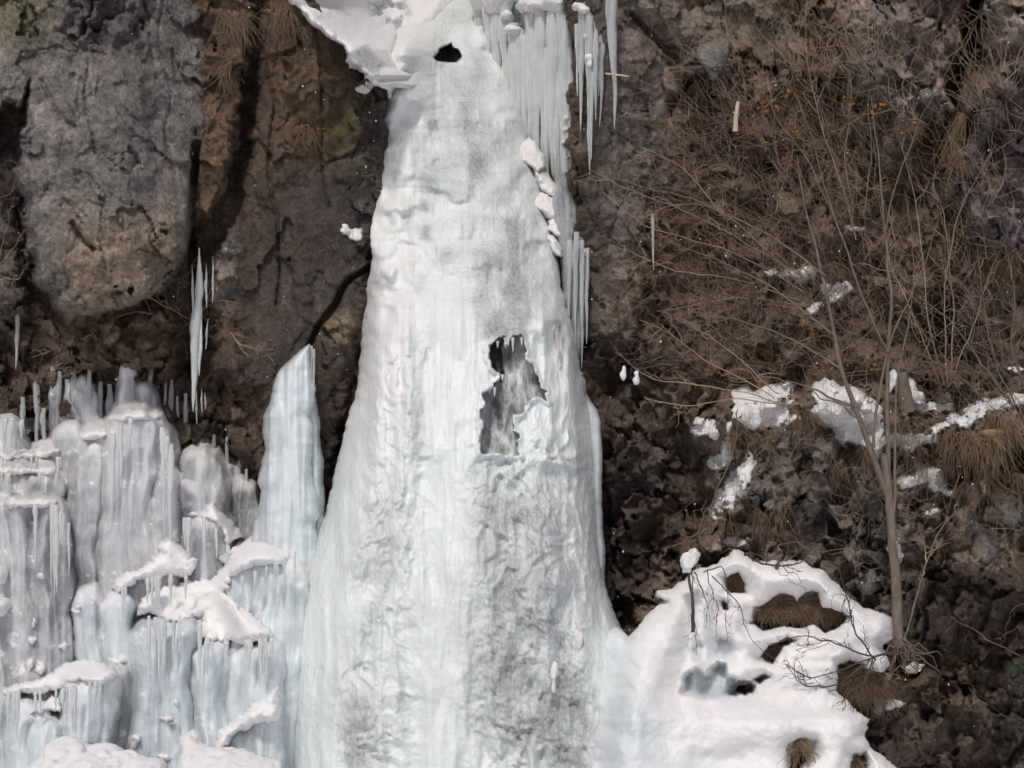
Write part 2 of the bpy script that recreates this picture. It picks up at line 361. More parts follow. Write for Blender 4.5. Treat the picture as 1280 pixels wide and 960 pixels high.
# ---------------------------------------------------------------- the cliff
def axis(lo, a, b, hi, fine, coarse):
    return np.concatenate([np.arange(lo, a, coarse), np.arange(a, b, fine), np.arange(b, hi+coarse, coarse)])
CU = np.concatenate([np.arange(-760,-304,24), np.arange(-304,-24,5), np.arange(-24,1304,2.0), np.arange(1304,1604,5), np.arange(1604,2064,24)])
CV = np.concatenate([np.arange(-900,-204,22), np.arange(-204,-24,5), np.arange(-24,984,2.0), np.arange(984,1134,5), np.arange(1134,1320,22)])
def cliff_fields(U, V):
    x = (U-640)/100; z = (480-V)/100
    wu = U+14*fbm(x*1.3, z*1.3, 3.0, 4); wv = V+14*fbm(x*1.3, z*1.3, 9.0, 4)
    wu = wu+6*noise(x*7, z*7, 1.0)+3*noise(x*23, z*23, 2.0); wv = wv+6*noise(x*7, z*7, 5.0)+3*noise(x*23, z*23, 6.0)
    wu2 = U+7*fbm(x*1.6, z*1.6, 33.0, 4); wv2 = V+7*fbm(x*1.6, z*1.6, 39.0, 4)
    right = 0.75-1.35*sstep(770, 1350, U)
    y = np.where(U < 600, 0.55, right).astype(np.float32)
    y = y+0.35*np.clip((V-450)/300, -1, 0)*0
    col = np.zeros(U.shape+(3,), np.float32); col[:] = (0.088, 0.064, 0.048)
    wet = np.zeros(U.shape, np.float32)+0.15; lich = np.zeros(U.shape, np.float32)+0.35; rough = np.ones(U.shape, np.float32)
    base = y.copy()
    def patch(poly, depth, soft, c=None, w=None, l=None, r=None, csoft=None):
        nonlocal y, wet, lich, rough, col
        sd = sdpoly(wu, wv, poly)
        k = sstep(-soft*0.5, soft, sd)
        y = y*(1-k)+depth*k
        kc = sstep(-(csoft or soft)*0.5, (csoft or soft), sd)
        if c is not None: col = col*(1-kc[...,None])+np.array(c, np.float32)*kc[...,None]
        if w is not None: wet = wet*(1-kc)+w*kc
        if l is not None: lich = lich*(1-kc)+l*kc
        if r is not None: rough = rough*(1-kc)+r*kc
        return kc
    # gully behind the ice
    patch([(360,-900),(398,6),(462,82),(492,124),(476,300),(452,450),(424,640),(330,1300),(900,1300),(762,780),(738,470),(712,250),(716,60),(700,-100),(700,-900)],
          np.maximum(ice_c(V)+1.9, 0.3), 10, (0.07,0.055,0.045))
    # left side
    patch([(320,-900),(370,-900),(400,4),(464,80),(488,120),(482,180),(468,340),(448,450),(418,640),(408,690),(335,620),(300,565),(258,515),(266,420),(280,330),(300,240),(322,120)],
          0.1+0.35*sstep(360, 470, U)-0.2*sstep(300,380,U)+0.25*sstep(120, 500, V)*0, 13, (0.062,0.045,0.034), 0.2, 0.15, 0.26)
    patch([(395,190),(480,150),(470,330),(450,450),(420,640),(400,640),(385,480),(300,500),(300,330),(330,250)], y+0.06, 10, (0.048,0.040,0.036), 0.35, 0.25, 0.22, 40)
    patch([(440,70),(482,120),(474,250),(455,330),(430,260),(450,180)], y+0.1, 12, (0.062,0.054,0.05), 0.3, 0.6, 0.8, 16)
    patch([(300,-40),(375,0),(440,85),(400,215),(330,190),(322,60)], y, 12, (0.078,0.050,0.030), 0.1, 0.2, 0.8, 50)
    patch([(395,150),(470,110),(440,210),(400,220)], y, 12, (0.065,0.055,0.022), 0.1, 0.2, 0.8, 40)
    bd = -0.75-0.25*np.sin(np.clip((U+40)/300, 0, 1)*pi)+0.58*sstep(150, 268, U)+0.35*sstep(300, 400, V)+0.25*sstep(120,0,V)
    patch([(-800,-900),(266,-900),(264,0),(262,150),(247,270),(226,335),(190,372),(140,398),(85,396),(45,348),(22,250),(-30,185),(-800,170)],
          bd, 12, (0.152,0.140,0.131), 0.05, 1.0, 0.42, 8)
    patch([(60,285),(230,255),(235,330),(150,402),(80,400)], y-0.05, 20, (0.20,0.155,0.115), 0.05, 0.9, 0.9, 40)
    patch([(-800,-900),(40,-900),(75,0),(60,60),(-800,110)], y-0.08, 20, (0.14,0.13,0.085), 0.05, 0.5, 0.8, 40)
    patch([(75,-20),(190,-20),(185,60),(120,75),(70,70)], y+0.05, 20, (0.10,0.088,0.09), 0.05, 0.8, 1.3, 24)
    patch([(255,-900),(318,-900),(316,60),(306,120),(290,215),(266,274),(240,268),(250,150)], -0.24, 10, (0.105,0.068,0.044), 0.1, 0.35, 0.8)
    patch([(-10,135),(30,118),(40,100),(44,108),(30,150),(20,210),(-10,230)], -0.1, 8, (0.075,0.062,0.052), 0.1)
    patch([(-800,190),(16,215),(40,330),(30,400),(-800,420)], 0.05, 16, (0.10,0.085,0.078), 0.1, 0.6)
    patch([(270,330),(296,262),(302,340),(296,390),(276,395)], 0.15, 10, (0.15,0.135,0.125), 0.1, 1.0, 1.0)      # frosty grey rock beside the crack
    patch([(75,395),(200,372),(232,420),(225,470),(60,470)], -0.05, 30, (0.12,0.085,0.058), 0.3, 0.6, 1.5)
    patch([(250,455),(330,480),(335,560),(285,545),(255,520)], 0.45, 12, (0.11,0.082,0.06), 0.3, 0.4, 0.9)
    patch([(398,400),(440,385),(440,450),(395,435)], y, 12, (0.13,0.10,0.065), 0.05, 0.4, 0.8)
    # right side
    patch([(722,-900),(800,-900),(840,20),(850,180),(800,330),(770,400),(745,470),(730,300)], 0.72, 24, (0.088,0.076,0.07), 0.35, 0.5, 0.45)
    patch([(800,-900),(1000,-900),(1000,60),(905,70),(840,70),(790,10)], 0.45, 24, (0.105,0.088,0.072), 0.1, 1.0, 0.6)
    patch([(748,300),(795,330),(800,420),(775,455),(742,420)], 0.62, 16, (0.125,0.10,0.08), 0.2, 0.3, 0.6)
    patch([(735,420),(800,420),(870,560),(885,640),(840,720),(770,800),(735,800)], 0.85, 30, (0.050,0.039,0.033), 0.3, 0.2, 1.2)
    patch([(852,85),(880,48),(908,55),(918,95),(880,104)], 0.0, 14, (0.082,0.072,0.07), 0.2, 0.8, 0.5)
    patch([(868,92),(918,86),(920,106),(872,108)], 0.5, 8, (0.03,0.026,0.024), 0.2, 0.1)
    patch([(1040,-900),(1200,-900),(1204,30),(1185,110),(1120,150),(1060,120),(1040,40)], right-0.5, 24, (0.115,0.098,0.09), 0.1, 1.0, 0.8)
    patch([(1120,100),(1180,90),(1200,130),(1130,190),(1118,140)], right-0.65, 16, (0.19,0.165,0.15), 0.05, 1.0, 1.2)
    patch([(1225,-900),(2100,-900),(2100,90),(1260,70),(1228,60)], right-0.5, 16, (0.19,0.17,0.15), 0.05, 1.0, 0.9)
    patch([(1208,100),(1262,65),(2100,60),(2100,330),(1290,335),(1215,300),(1190,240)], right-0.75, 26, (0.090,0.076,0.080), 0.3, 0.8, 0.9)
    patch([(1230,160),(1252,165),(1246,240),(1222,225)], y+0.3, 16, (0.05,0.042,0.042), 0.3, 0.2)
    patch([(1213,-30),(1230,-5),(1226,60),(1194,135),(1180,112),(1204,40)], 0.7, 8, (0.02,0.017,0.016), 0.1, 0.0)
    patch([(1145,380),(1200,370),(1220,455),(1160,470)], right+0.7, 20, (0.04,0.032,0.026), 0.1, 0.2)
    led = base-0.75
    patch([(862,530),(940,490),(1060,485),(1180,525),(1290,482),(2100,470),(2100,700),(1180,690),(1135,800),(1075,960),(1000,1300),(755,1300),(765,800),(845,725),(882,640)],
          led+0.25*np.clip((V-560)/300, -0.3, 1), 24, (0.112,0.090,0.074), 0.1, 0.7, 1.5)
    patch([(890,600),(1000,540),(1110,560),(1125,740),(1050,720),(940,690),(890,690)], y-0.1, 24, (0.108,0.096,0.084), 0.1, 0.9, 1.7)
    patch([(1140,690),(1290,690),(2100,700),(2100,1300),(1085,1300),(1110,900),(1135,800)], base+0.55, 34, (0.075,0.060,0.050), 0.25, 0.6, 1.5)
    patch([(1040,860),(1130,850),(1160,930),(1120,1000),(1060,1000)], base-0.35, 26, (0.075,0.055,0.045), 0.1, 0.3, 0.8)
    patch([(1170,600),(2100,600),(2100,735),(1290,745),(1180,720)], base-0.65, 20, (0.115,0.090,0.068), 0.1, 0.5, 1.0)
    # relief
    big = fbm(x*0.7, z*0.7, 2.0, 3); med = ridged(x*1.5+big, z*1.2, 4.0, 5); fine = fbm(x*8, z*8, 7.0, 4)
    wa, wb = fbm(x*2,z*2,1.0,4), fbm(x*2,z*2,17.0,4); d1, d2, cv, ct = worley(x*1.5+0.9*wa, z*1.1+0.9*wb); e1, e2, ev, et = worley(x*4.2+1.0*wb+0.35*fine, z*3.4+1.0*wa); g1, g2, gv, gt = worley(x*10+1.2*wa+0.5*fine, z*8.5+1.2*wb)
    right_m = sstep(735, 800, U)
    low_l = (1-right_m)*sstep(395, 450, V)
    rr = rough
    vf = fbm(x*19, z*19, 3.0, 3); md2 = ridged(x*4+0.6*big, z*3.4, 8.0, 4)
    y = y+0.22*big*rr-0.26*(med-0.55)*rr-0.05*(md2-0.55)*(0.25+0.75*right_m+0.4*low_l)*rr-0.035*fine*(0.4+rr*0.6)-0.018*vf*(0.4+0.6*rr)
    gap = sstep(0.1, 0.5, fbm(x*1.3, z*1.3, 51.0, 3))
    blocky = 0.15*cv+0.40*ct+0.14*gap*sstep(0.07, 0.0, d2-d1)
    y = y+blocky*(0.95*right_m+0.8*low_l+0.70*(1-right_m)*(1-low_l))*rr
    y = y+((0.06*ev+0.20*et+0.05*gap*sstep(0.08, 0.0, e2-e1))+0.35*(0.03*gv+0.12*gt))*(0.8*right_m+0.8*low_l+0.42)*rr
    rk = (1+0.55*right_m)[...,None]; col = col*rk
    # hairline cracks in the smooth faces
    cr = np.abs(fbm(x*0.8+4, z*0.55, 11.0, 5)); ck = sstep(0.02, 0.0, cr)*(1-right_m)
    y = y+0.0*ck
    def crack(pts, w, d):
        nonlocal y, col
        dd = np.full(U.shape, 1e9, np.float32)
        for (a, b), (c, e) in zip(pts[:-1], pts[1:]):
            t = np.clip(((wu2-a)*(c-a)+(wv2-b)*(e-b))/((c-a)**2+(e-b)**2), 0, 1)
            dd = np.minimum(dd, np.hypot(wu2-a-t*(c-a), wv2-b-t*(e-b)))
        k = sstep(w, w*0.3, dd); y = y+d*k
    for pts_, w_, d_c in [([(100,0),(112,60),(104,130),(118,190)],2.5,.05), ([(205,0),(200,60),(214,120),(208,180),(222,240)],2.5,.05), ([(330,60),(345,130),(338,210),(352,300),(345,380)],3,.08), ([(395,10),(402,90),(398,190),(412,260)],3,.07)]: crack(pts_, w_, d_c)
    crack([(474,330),(440,350),(418,385),(400,410),(385,440)], 5, 0.25)
    crack([(244,180),(240,300),(248,420)], 7, 0.5)
    crack([(55,100),(80,150),(95,160)], 4, 0.06)
    crack([(90,280),(100,300),(115,310)], 5, 0.12)
    crack([(160,185),(172,205)], 4, 0.10)
    crack([(190,40),(195,100)], 3, 0.06); crack([(218,60),(222,95)], 3, 0.05)
    crack([(790,20),(840,70),(855,85),(930,70)], 6, 0.2)
    crack([(790,340),(800,420),(770,480)], 5, 0.15)
    # colour breaks up along streaks and blocks
    st = fbm(x*5, z*0.8, 6.0, 4)
    tone = 1+0.28*fbm(x*1.7, z*1.7, 21.0, 4)+0.22*st*(1-rr*0.4)+0.22*ev*right_m+0.18*cv*right_m
    col = col*np.clip(tone, 0.4, 1.8)[...,None]
    warm = sstep(0.1, 0.5, fbm(x*1.1+8, z*1.1, 30.0, 4))[...,None]
    col = col*(1-0.5*warm)+col*np.array((1.15,0.95,0.78), np.float32)*0.5*warm
    return y, col, wet, lich
UU, VG = np.meshgrid(CU, CV)
CY, CC, CW, CL = cliff_fields(UU, VG)
def cliff_y(u, v):
    """depth of the rock face where the photograph shows (u, v)"""
    u = np.atleast_1d(np.asarray(u, float)); v = np.atleast_1d(np.asarray(v, float))
    i = np.clip(np.searchsorted(CU, u), 1, len(CU)-1); j = np.clip(np.searchsorted(CV, v), 1, len(CV)-1)
    r = CY[j, i]
    return float(r[0]) if r.size == 1 else r
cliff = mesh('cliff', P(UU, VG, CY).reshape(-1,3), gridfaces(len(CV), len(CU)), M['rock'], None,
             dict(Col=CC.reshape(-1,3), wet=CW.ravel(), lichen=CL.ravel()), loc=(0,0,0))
tag(cliff, kind='structure')
# flat snowy ground at the foot, out of the frame
gx = np.concatenate([[-400], np.linspace(-30,30,90), [400]]); gy = np.concatenate([[-400], np.linspace(-30,3,60), [4, 300]])
GX, GY = np.meshgrid(gx, gy); GZ = -7.0+0.25*fbm(GX*0.3, GY*0.3, 0.0, 4)
g = mesh('ground', np.stack([GX,GY,GZ],-1).reshape(-1,3), gridfaces(len(gy), len(gx))[:, ::-1], M['soil'], loc=(0,0,-7)); tag(g, kind='structure')

# ---- stones set in the rock face
def stone(u, v, r, seed, flat=0.7):
    y = cliff_y(u, v)
    nt_, nz_ = 11, 8
    th = np.linspace(0, 2*pi, nt_, endpoint=False); ph = np.linspace(0.05, pi-0.05, nz_)
    T, H = np.meshgrid(th, ph); d = np.stack([np.cos(T)*np.sin(H), np.sin(T)*np.sin(H)*0.6, np.cos(H)*flat], -1)
    n = 1+0.5*noise(d[...,0]*1.9+seed, d[...,1]*1.9, d[...,2]*1.9+seed)+0.25*noise(d[...,0]*4+seed, d[...,1]*4, d[...,2]*4)
    s = r*(y+CAM_D)/1800
    V = P(u, v, y+0.015)+d*n[...,None]*s
    g_ = 0.12+0.07*random.random(); c = np.tile((g_, g_*0.93, g_*0.85), (V.reshape(-1,3).shape[0],1))
    o = mesh('stone', V.reshape(-1,3), gridfaces(nz_, nt_, True), M['rock'], cliff, dict(Col=c, wet=np.zeros(len(c)), lichen=np.ones(len(c))))
    return o
for i in range(90):
    a = random.random(); u = random.uniform(905, 1115) if a < 0.75 else random.uniform(1140, 1275)
    v = random.uniform(575, 735) if a < 0.75 else random.uniform(610, 730)
    stone(u, v, random.choice([3,3.5,4,4.5,5,6])*random.uniform(0.8,1.2), i*3.1, random.uniform(0.6, 1.2))
for (u, v, r) in [(1030,568,14),(1046,555,11),(1012,582,10),(978,545,10),(1090,862,9),(1098,880,10),(1080,875,8),(1095,895,8),(1075,893,6),(892,70,20),(1085,730,15),(1068,690,13),(1040,700,14),
                  (1145,135,14),(1160,120,11),(1135,165,13),(1110,180,12),(1238,680,24),(1265,640,18),(1215,655,15)]:
    stone(u, v, r, u*0.37, 1.0)

# ---------------------------------------------------------------- the frozen waterfall
LE = [(-400,480),(-250,490),(0,500),(60,492),(100,488),(128,484),(150,482),(170,479),(200,476),(235,471),(300,469),(340,464),(370,459),(400,456),(440,449),(500,441),(560,428),(600,418),(650,408),(700,388),(760,364),(850,353),(960,347),(1300,340)]
RE = [(-400,640),(-250,640),(0,615),(60,622),(100,640),(150,655),(200,667),(240,681),(300,697),(360,704),(400,714),(440,722),(480,731),(505,734),(560,737),(640,745),(740,757),(790,775),(850,800),(960,835),(1300,860)]
HOLE = [(612,432),(622,425),(630,421),(632,432),(638,430),(642,420),(648,417),(653,424),(655,450),(664,460),(674,474),(676,486),(684,500),(672,496),(662,500),(650,514),(640,520),(640,536),(646,545),(648,568),(625,566),(603,568),(602,548),(605,536),(601,516),(606,502),(603,490),(618,486),(625,478),(624,466),(616,458),(612,446)]
root = empty('frozen_waterfall', P(590, 1120, -1.0), 'tall frozen waterfall of white ice down the cliff, a jagged hole showing running water', 'frozen waterfall')
nph = 300
phi = np.linspace(-pi/2*0.985, pi/2*0.985, nph); q = np.sin(phi)
vr = np.concatenate([np.arange(-400,-20,14), np.arange(-20,980,1.9), np.arange(980,1300,14)])
Q, VR = np.meshgrid(q, vr)
def edge(tab, v): return np.interp(v, [a for a,_ in tab], [b for _,b in tab])
zj = (480-vr)/100
el = edge(LE, vr); er = edge(RE, vr)
jl = 6*fbm(zj*2.6, 1.0, 1.0, 3)+0.8*noise(zj*21+2*noise(zj*3,1.0,1.0), 3.0, 1.0); jr = 6*fbm(zj*2.6, 8.0, 5.0, 3)+0.8*noise(zj*21+2*noise(zj*3,4.0,1.0), 9.0, 1.0)
scal = np.abs(np.sin(zj*4.2+0.8*np.sin(zj*1.7)))
jl = jl-3*scal*sstep(420, 350, vr)*(1+noise(zj*1.5,2.0,2.0))
IU = (el+er)[:,None]/2+Q*(er-el)[:,None]/2+np.where(Q < 0, jl[:,None], jr[:,None])*np.abs(Q)**30; IV = VR
ix = (IU-640)/100; iz = (480-IV)/100
prof = 1-np.power(np.clip(1-np.abs(Q)**2.3, 0, 1), 0.5)
bulge = np.interp(vr, [-400,60,130,300,700,1300],[0.6,0.6,1.2,1.5,1.7,1.7])[:,None]
IY = ice_c(IV)+bulge*prof
wl = sstep(0.15, -0.95, Q)*sstep(400, 290, IV)*sstep(20, 70, IV); tl = np.minimum(ice_c(IV), 0.30+0.22*ice_c(IV)); IY = IY*(1-wl)+(tl+0.30*prof)*wl
upper = sstep(420, 330, IV); lower = 1-upper
inner = np.sqrt(np.clip(1-Q**2, 0, 1))
dsp = 0.16*fbm(ix*0.9, iz*0.8, 1.0, 3)
flu = fbm(ix*3.2, iz*0.35, 5.0, 3)
rib = ridged(ix*2.0+0.35*fbm(ix*1.5, iz*1.2, 2.0, 3), iz*0.16, 3.0, 2); rib2 = ridged(ix*6.5+0.6*fbm(ix*2, iz*1.5, 6.0, 3), iz*0.45, 9.0, 3)
dsp = dsp-(0.16*(rib-0.6)+0.055*(rib2-0.5))*sstep(330, 480, IV)-0.03*(rib2-0.5)*upper
for (cu_, cv__, ra, rb, hh_) in [(500,146,26,20,.16),(488,178,22,18,.14),(494,212,30,20,.18),(484,250,26,24,.20),(505,262,30,16,.12),(486,305,26,26,.20),(478,345,24,18,.16),(520,190,26,14,.10),(560,235,40,12,.08),(540,310,40,14,.08),(640,215,20,16,.10),(655,255,18,18,.12),(672,300,18,22,.12),(684,345,16,24,.12),(600,160,40,12,.06),(620,330,30,16,.07),(690,395,14,34,.12),(712,450,12,40,.12),(475,455,20,50,.12),(462,560,18,60,.12),(545,560,30,60,.08),(440,680,24,70,.12),(700,560,18,70,.12),(560,820,40,90,.10),(480,900,30,80,.12),(680,720,20,80,.12)]:
    du_, dv_ = (IU+22*fbm(ix*3, iz*3, 31.0, 3)-cu_)/ra, (IV+22*fbm(ix*3, iz*3, 37.0, 3)-cv__)/rb
    r2 = du_**2+np.where(dv_ > 0, dv_*1.5, dv_*0.8)**2; dsp = dsp-hh_*np.exp(-r2**1.4)
dsp = dsp-0.10*np.abs(flu)*lower*1.3-0.05*flu
# rough scaly zones and clear zones
warp = 0.25*fbm(ix*2, iz*2, 3.0, 3)
def zone(poly, s): return sstep(-s, s, sdpoly(IU+30*warp*2, IV+30*warp, poly))
clearz = np.maximum.reduce([
    0.42*zone([(640,640),(730,760),(730,980),(640,980),(590,900),(590,780)], 40),
    0.42*zone([(600,590),(690,600),(710,760),(640,800),(590,700)], 40),
    0.65*zone([(690,830),(735,830),(742,990),(680,990)], 22),
    0.62*zone([(600,335),(650,320),(665,400),(655,425),(610,425),(600,380)], 16),
    0.40*zone([(625,270),(648,275),(655,330),(630,320)], 12),
    0.45*zone([(485,430),(525,430),(530,570),(490,565)], 14),
    0.25*zone([(440,620),(500,600),(500,720),(445,730)], 24),
    0.35*zone([(430,850),(455,820),(480,960),(430,990)], 24),
    0.18*zone([(420,930),(500,820),(490,700),(440,760)], 20),
    0.50*zone([(515,215),(545,225),(545,250),(520,240)], 8), 0.55*zone([(520,245),(540,250),(540,265),(522,265)], 6), 0.6*zone([(515,280),(540,285),(538,300),(518,300)], 7),
    0.55*zone([(505,335),(530,340),(528,370),(505,362)], 7), 0.6*zone([(532,148),(545,150),(545,158),(533,158)], 4),
    0.34*zone([(555,75),(600,75),(605,210),(590,230),(565,130)], 16)])
brk = fbm(ix*5, iz*3, 14.0, 4)
clearz = clearz+0.30*upper*sstep(0.85, 0.5, np.abs(Q-0.1))*(0.75+0.9*fbm(ix*1.3, iz*5, 44.0, 4))+0.07*sstep(560, 700, IV)*sstep(1.0, 0.6, np.abs(Q))*(0.7+0.8*fbm(ix*4, iz*0.8, 47.0, 3))
lband = sstep(-0.35, -0.62, Q+0.15*fbm(ix*2, iz*1.5, 49.0, 3))*sstep(680, 520, IV)*sstep(110, 150, IV); clearz = clearz*(1-0.85*lband)
rz = zone([(590,560),(735,500),(760,990),(590,990)], 40)*0.8+zone([(455,430),(530,430),(520,980),(430,980)], 24)*0.6
scaly = ridged(ix*6+iz*1.6+warp*4, iz*4.0-ix*2.2+3*fbm(ix*1.7, iz*1.7, 4.0, 3), 2.0, 4)
ds, ds2, sv, st_ = worley(ix*9+iz*2.5+warp*6, iz*6-ix*3+2*fbm(ix*3, iz*3, 8.0, 2))
dsp = dsp-0.13*(scaly-0.5)*np.clip(rz, 0, 1)-0.025*(sv)*np.clip(rz,0,1)
tx = 0.3+0.7*np.clip(clearz*1.6, 0, 1); dsp = dsp-0.03*tx*fbm(ix*9, iz*5, 8.0, 4)-0.012*tx*fbm(ix*24, iz*18, 8.0, 2)
dsp = dsp+upper*(0.035*fbm(ix*3, iz*12, 4.0, 3)+0.07*noise(ix*1.7, iz*4.0, 14.0))*inner
leftz = np.exp(-((Q+0.85)/0.28)**2)*sstep(440, 380, IV); dsp = dsp-leftz*0.42*(fbm(ix*2.2+3, iz*2.8+0.3*noise(ix*3, iz*3, 2.0), 3.0, 3)+0.15); rgz = np.exp(-((Q-0.8)/0.25)**2)*sstep(440, 300, IV); dsp = dsp-rgz*0.25*fbm(ix*3, iz*3, 9.0, 3)
# draped shoulder that starts a third of the way down the left edge
sh = np.exp(-((IU-487-0.02*(IV-370))/27)**4)*sstep(362, 382, IV)*sstep(760, 480, IV); dsp = dsp-0.26*sh
# right-hand crest with runnels
cre = np.exp(-((Q-0.72)/0.13)**2)*sstep(260, 420, IV)*sstep(900,700,IV); dsp = dsp-0.16*cre*(0.8+0.5*noise(ix*3, iz*6, 2.0))
edge_fade = 1-0.5*np.abs(Q)**4
IY = IY+dsp*edge_fade
hj = sdpoly(IU+3*noise(ix*11, iz*11, 1.0)+2*noise(ix*24, iz*24, 3.0), IV+3*noise(ix*11, iz*11, 7.0), HOLE)
IY = IY+1.1*sstep(-1.5, 1.5, hj)-0.09*sstep(-9,-2,hj)*(1-sstep(-1.5,1.5,hj))
HOLE2 = [(543,72),(549,62),(558,58),(563,55),(566,60),(573,63),(577,70),(570,77),(556,77),(547,76)]
h2 = sdpoly(IU+1.5*noise(ix*14, iz*14, 1.0), IV, HOLE2)
IY = IY+1.4*sstep(-1.5, 1.5, h2)
snow_and_bright = np.clip(sstep(0.0, 0.4, fbm(ix*1.6, iz*2.2, 40.0, 4)+0.25)*upper*0.75*(1-clearz*1.3), 0, 1)
snow_and_bright = np.maximum(snow_and_bright*(0.35+0.65*lband), 0.95*zone([(458,360),(520,360),(512,480),(452,480)], 18)*(0.85+0.3*brk)); snow_and_bright = np.maximum(snow_and_bright, 0.7*lband*(0.8+0.6*brk))  # left shoulder and band whitened to look sunlit; the rest is snow cover
snow_and_bright = np.maximum(snow_and_bright, 0.75*sstep(110, 70, IV)*sstep(0.1,-0.4,Q))
clr = np.clip(clearz*(0.75+0.7*brk), 0, 1)*(1-0.2*snow_and_bright)
face = mesh('ice_face', P(IU, IV, IY).reshape(-1,3), gridfaces(len(vr), nph), M['ice'], root, dict(clear=clr.ravel(), snow=snow_and_bright.ravel()))
def ice_y(u, v):
    j = int(np.argmin(abs(vr-v))); i = int(np.argmin(abs(IU[j]-u))); return float(IY[j, i])
# running water inside the hole
wu_ = np.arange(585, 705, 2.0); wv_ = np.arange(405, 590, 2.0); WU, WV = np.meshgrid(wu_, wv_)
wy = ice_c(WV)+0.42+0.07*fbm((WU-640)/100*9, (480-WV)/100*2.5, 3.0, 4)+0.10*np.abs((WU-640)/50)**2
mesh('flowing_water', P(WU, WV, wy).reshape(-1,3), gridfaces(len(wv_), len(wu_)), M['water'], root)
for (hu, hv, hl_, hw_) in [(632,424,14,5),(622,428,9,4),(641,424,18,4),(652,424,10,4),(628,470,8,4),(612,486,9,4),(618,486,12,4)]:
    T = Tubes(); yy_ = float(ice_c(hv))+0.04; t_ = np.linspace(0, 1, 8); T.add(P(hu+0*t_, hv-2+hl_*t_, yy_+0*t_), hw_/200*(1-t_)**0.8+0.003, 6); T.build('icicle', M['curtain'], root)
# near-black sheet in the upper hole, standing in for its deep shade
wu_ = np.arange(538, 584, 2.0); wv_ = np.arange(50, 82, 2.0); WU, WV = np.meshgrid(wu_, wv_)
mesh('hole_shade', P(WU, WV, ice_c(WV)+0.5+0.15*fbm(WU*0.1, WV*0.1, 1.0, 3)).reshape(-1,3), gridfaces(len(wv_), len(wu_)), M['black'], root)
def relief(name, poly, yfun, mat, parent=None, holes=(), rnd=14.0, back=0.3, n1=0.06, n2=0.03, step=1.4, wob=3.0, seed=0.0, caves=(), attrs=None, n3=0.012):
    """a body of snow with the outline poly: surface yfun, rounded back over its rim and over the rims of its holes"""
    pa = np.array(poly, float); us = np.arange(pa[:,0].min()-8, pa[:,0].max()+8, step); vs = np.arange(pa[:,1].min()-8, pa[:,1].max()+8, step)
    U, V = np.meshgrid(us, vs); x_, z_ = (U-640)/100, (480-V)/100
    wu = U+wob*fbm(x_*5+seed, z_*5, 1.0, 3)*1.5+0.9*noise(x_*20+seed, z_*20, 2.0); wv = V+wob*fbm(x_*5+seed, z_*5, 7.0, 3)*1.5+0.9*noise(x_*20+seed, z_*20, 5.0)
    f = sdpoly(wu, wv, poly)
    for h_ in holes: f = np.minimum(f, -sdpoly(wu, wv, h_))
    e = np.clip(f/rnd, 0, 1)
    Y = yfun(U, V)+back*(1-np.sqrt(1-(1-e)**2))+back*0.5*sstep(0, -2.0, f)-n1*fbm(x_*2.2+seed, z_*2.2, 4.0, 3)-n2*fbm(x_*6+seed, z_*7, 6.0, 3)-n3*fbm(x_*18+seed, z_*18, 6.0, 3)
    cv_ = np.zeros(U.shape)
    for pc, dp in caves:
        k = sstep(-3, 6, sdpoly(wu, wv, pc)); Y = Y+dp*k; cv_ = np.maximum(cv_, k)
    keep = f > -2.0; F = gridfaces(len(vs), len(us)); F = F[keep.ravel()[F].all(1)]
    lab = np.arange(U.size)
    for _ in range(600):
        old = lab.copy(); mn = lab[F].min(1)
        for q_ in range(4): np.minimum.at(lab, F[:,q_], mn)
        lab = lab[lab]
        if (lab == old).all(): break
    l_ = lab[F[:,0]]; vals, cn = np.unique(l_, return_counts=True); F = F[l_ == vals[cn.argmax()]]
    used = np.unique(F); remap = np.zeros(U.size, int); remap[used] = np.arange(len(used))
    A = {k: a_.ravel()[used] for k, a_ in (attrs(U, V, cv_) if attrs else {}).items()}
    return mesh(name, P(U, V, Y).reshape(-1,3)[used], remap[F], mat, parent, A)
def lin(*pts):
    """surface depth from (v, y) pairs"""
    return lambda U, V: np.interp(V, [p_[0] for p_ in pts], [p_[1] for p_ in pts])
relief('hole_shade', [(604,430),(618,426),(627,430),(626,452),(632,466),(628,478),(618,474),(608,452)], lambda U, V: ice_c(V)+0.33, M['black'], root, rnd=6, back=0.1, n1=0.05, n2=0.05, step=1.2, wob=3)  # black piece that paints deeper darkness into the top of the water hole
# clear fin along the right side
def sheet(name, le, re, v0, v1, yfun, mat, parent, bul=0.25, clear=0.3, seed=0.0, dv=2.5, nc=40, jag=2.0, flute=0.05, snowf=None):
    vs = np.arange(v0, v1, dv); z_ = (480-vs)/100
    p = np.linspace(-pi/2*0.98, pi/2*0.98, nc); qq = np.sin(p)
    L = edge(le, vs)+jag*fbm(z_*5, seed, 1.0, 4)*1.6; R = edge(re, vs)+jag*fbm(z_*5, seed+9, 1.0, 4)*1.6
    U = (L+R)[:,None]/2+qq[None,:]*(R-L)[:,None]/2; V = np.repeat(vs[:,None], nc, 1)
    x_ = (U-640)/100; zz = (480-V)/100
    Y = yfun(U, V)+bul*(1-np.sqrt(1-np.abs(qq)**2.3))[None,:]+flute*fbm(x_*7, zz*0.5, seed, 3)+0.03*fbm(x_*6, zz*5, seed+3, 3)
    c = np.clip(clear+0.5*fbm(x_*6, zz*0.6, seed+5, 3), 0, 1); s_ = np.zeros_like(c) if snowf is None else snowf(U, V)
    return mesh(name, P(U, V, Y).reshape(-1,3), gridfaces(len(vs), nc), mat, parent, dict(clear=c.ravel(), snow=s_.ravel()))
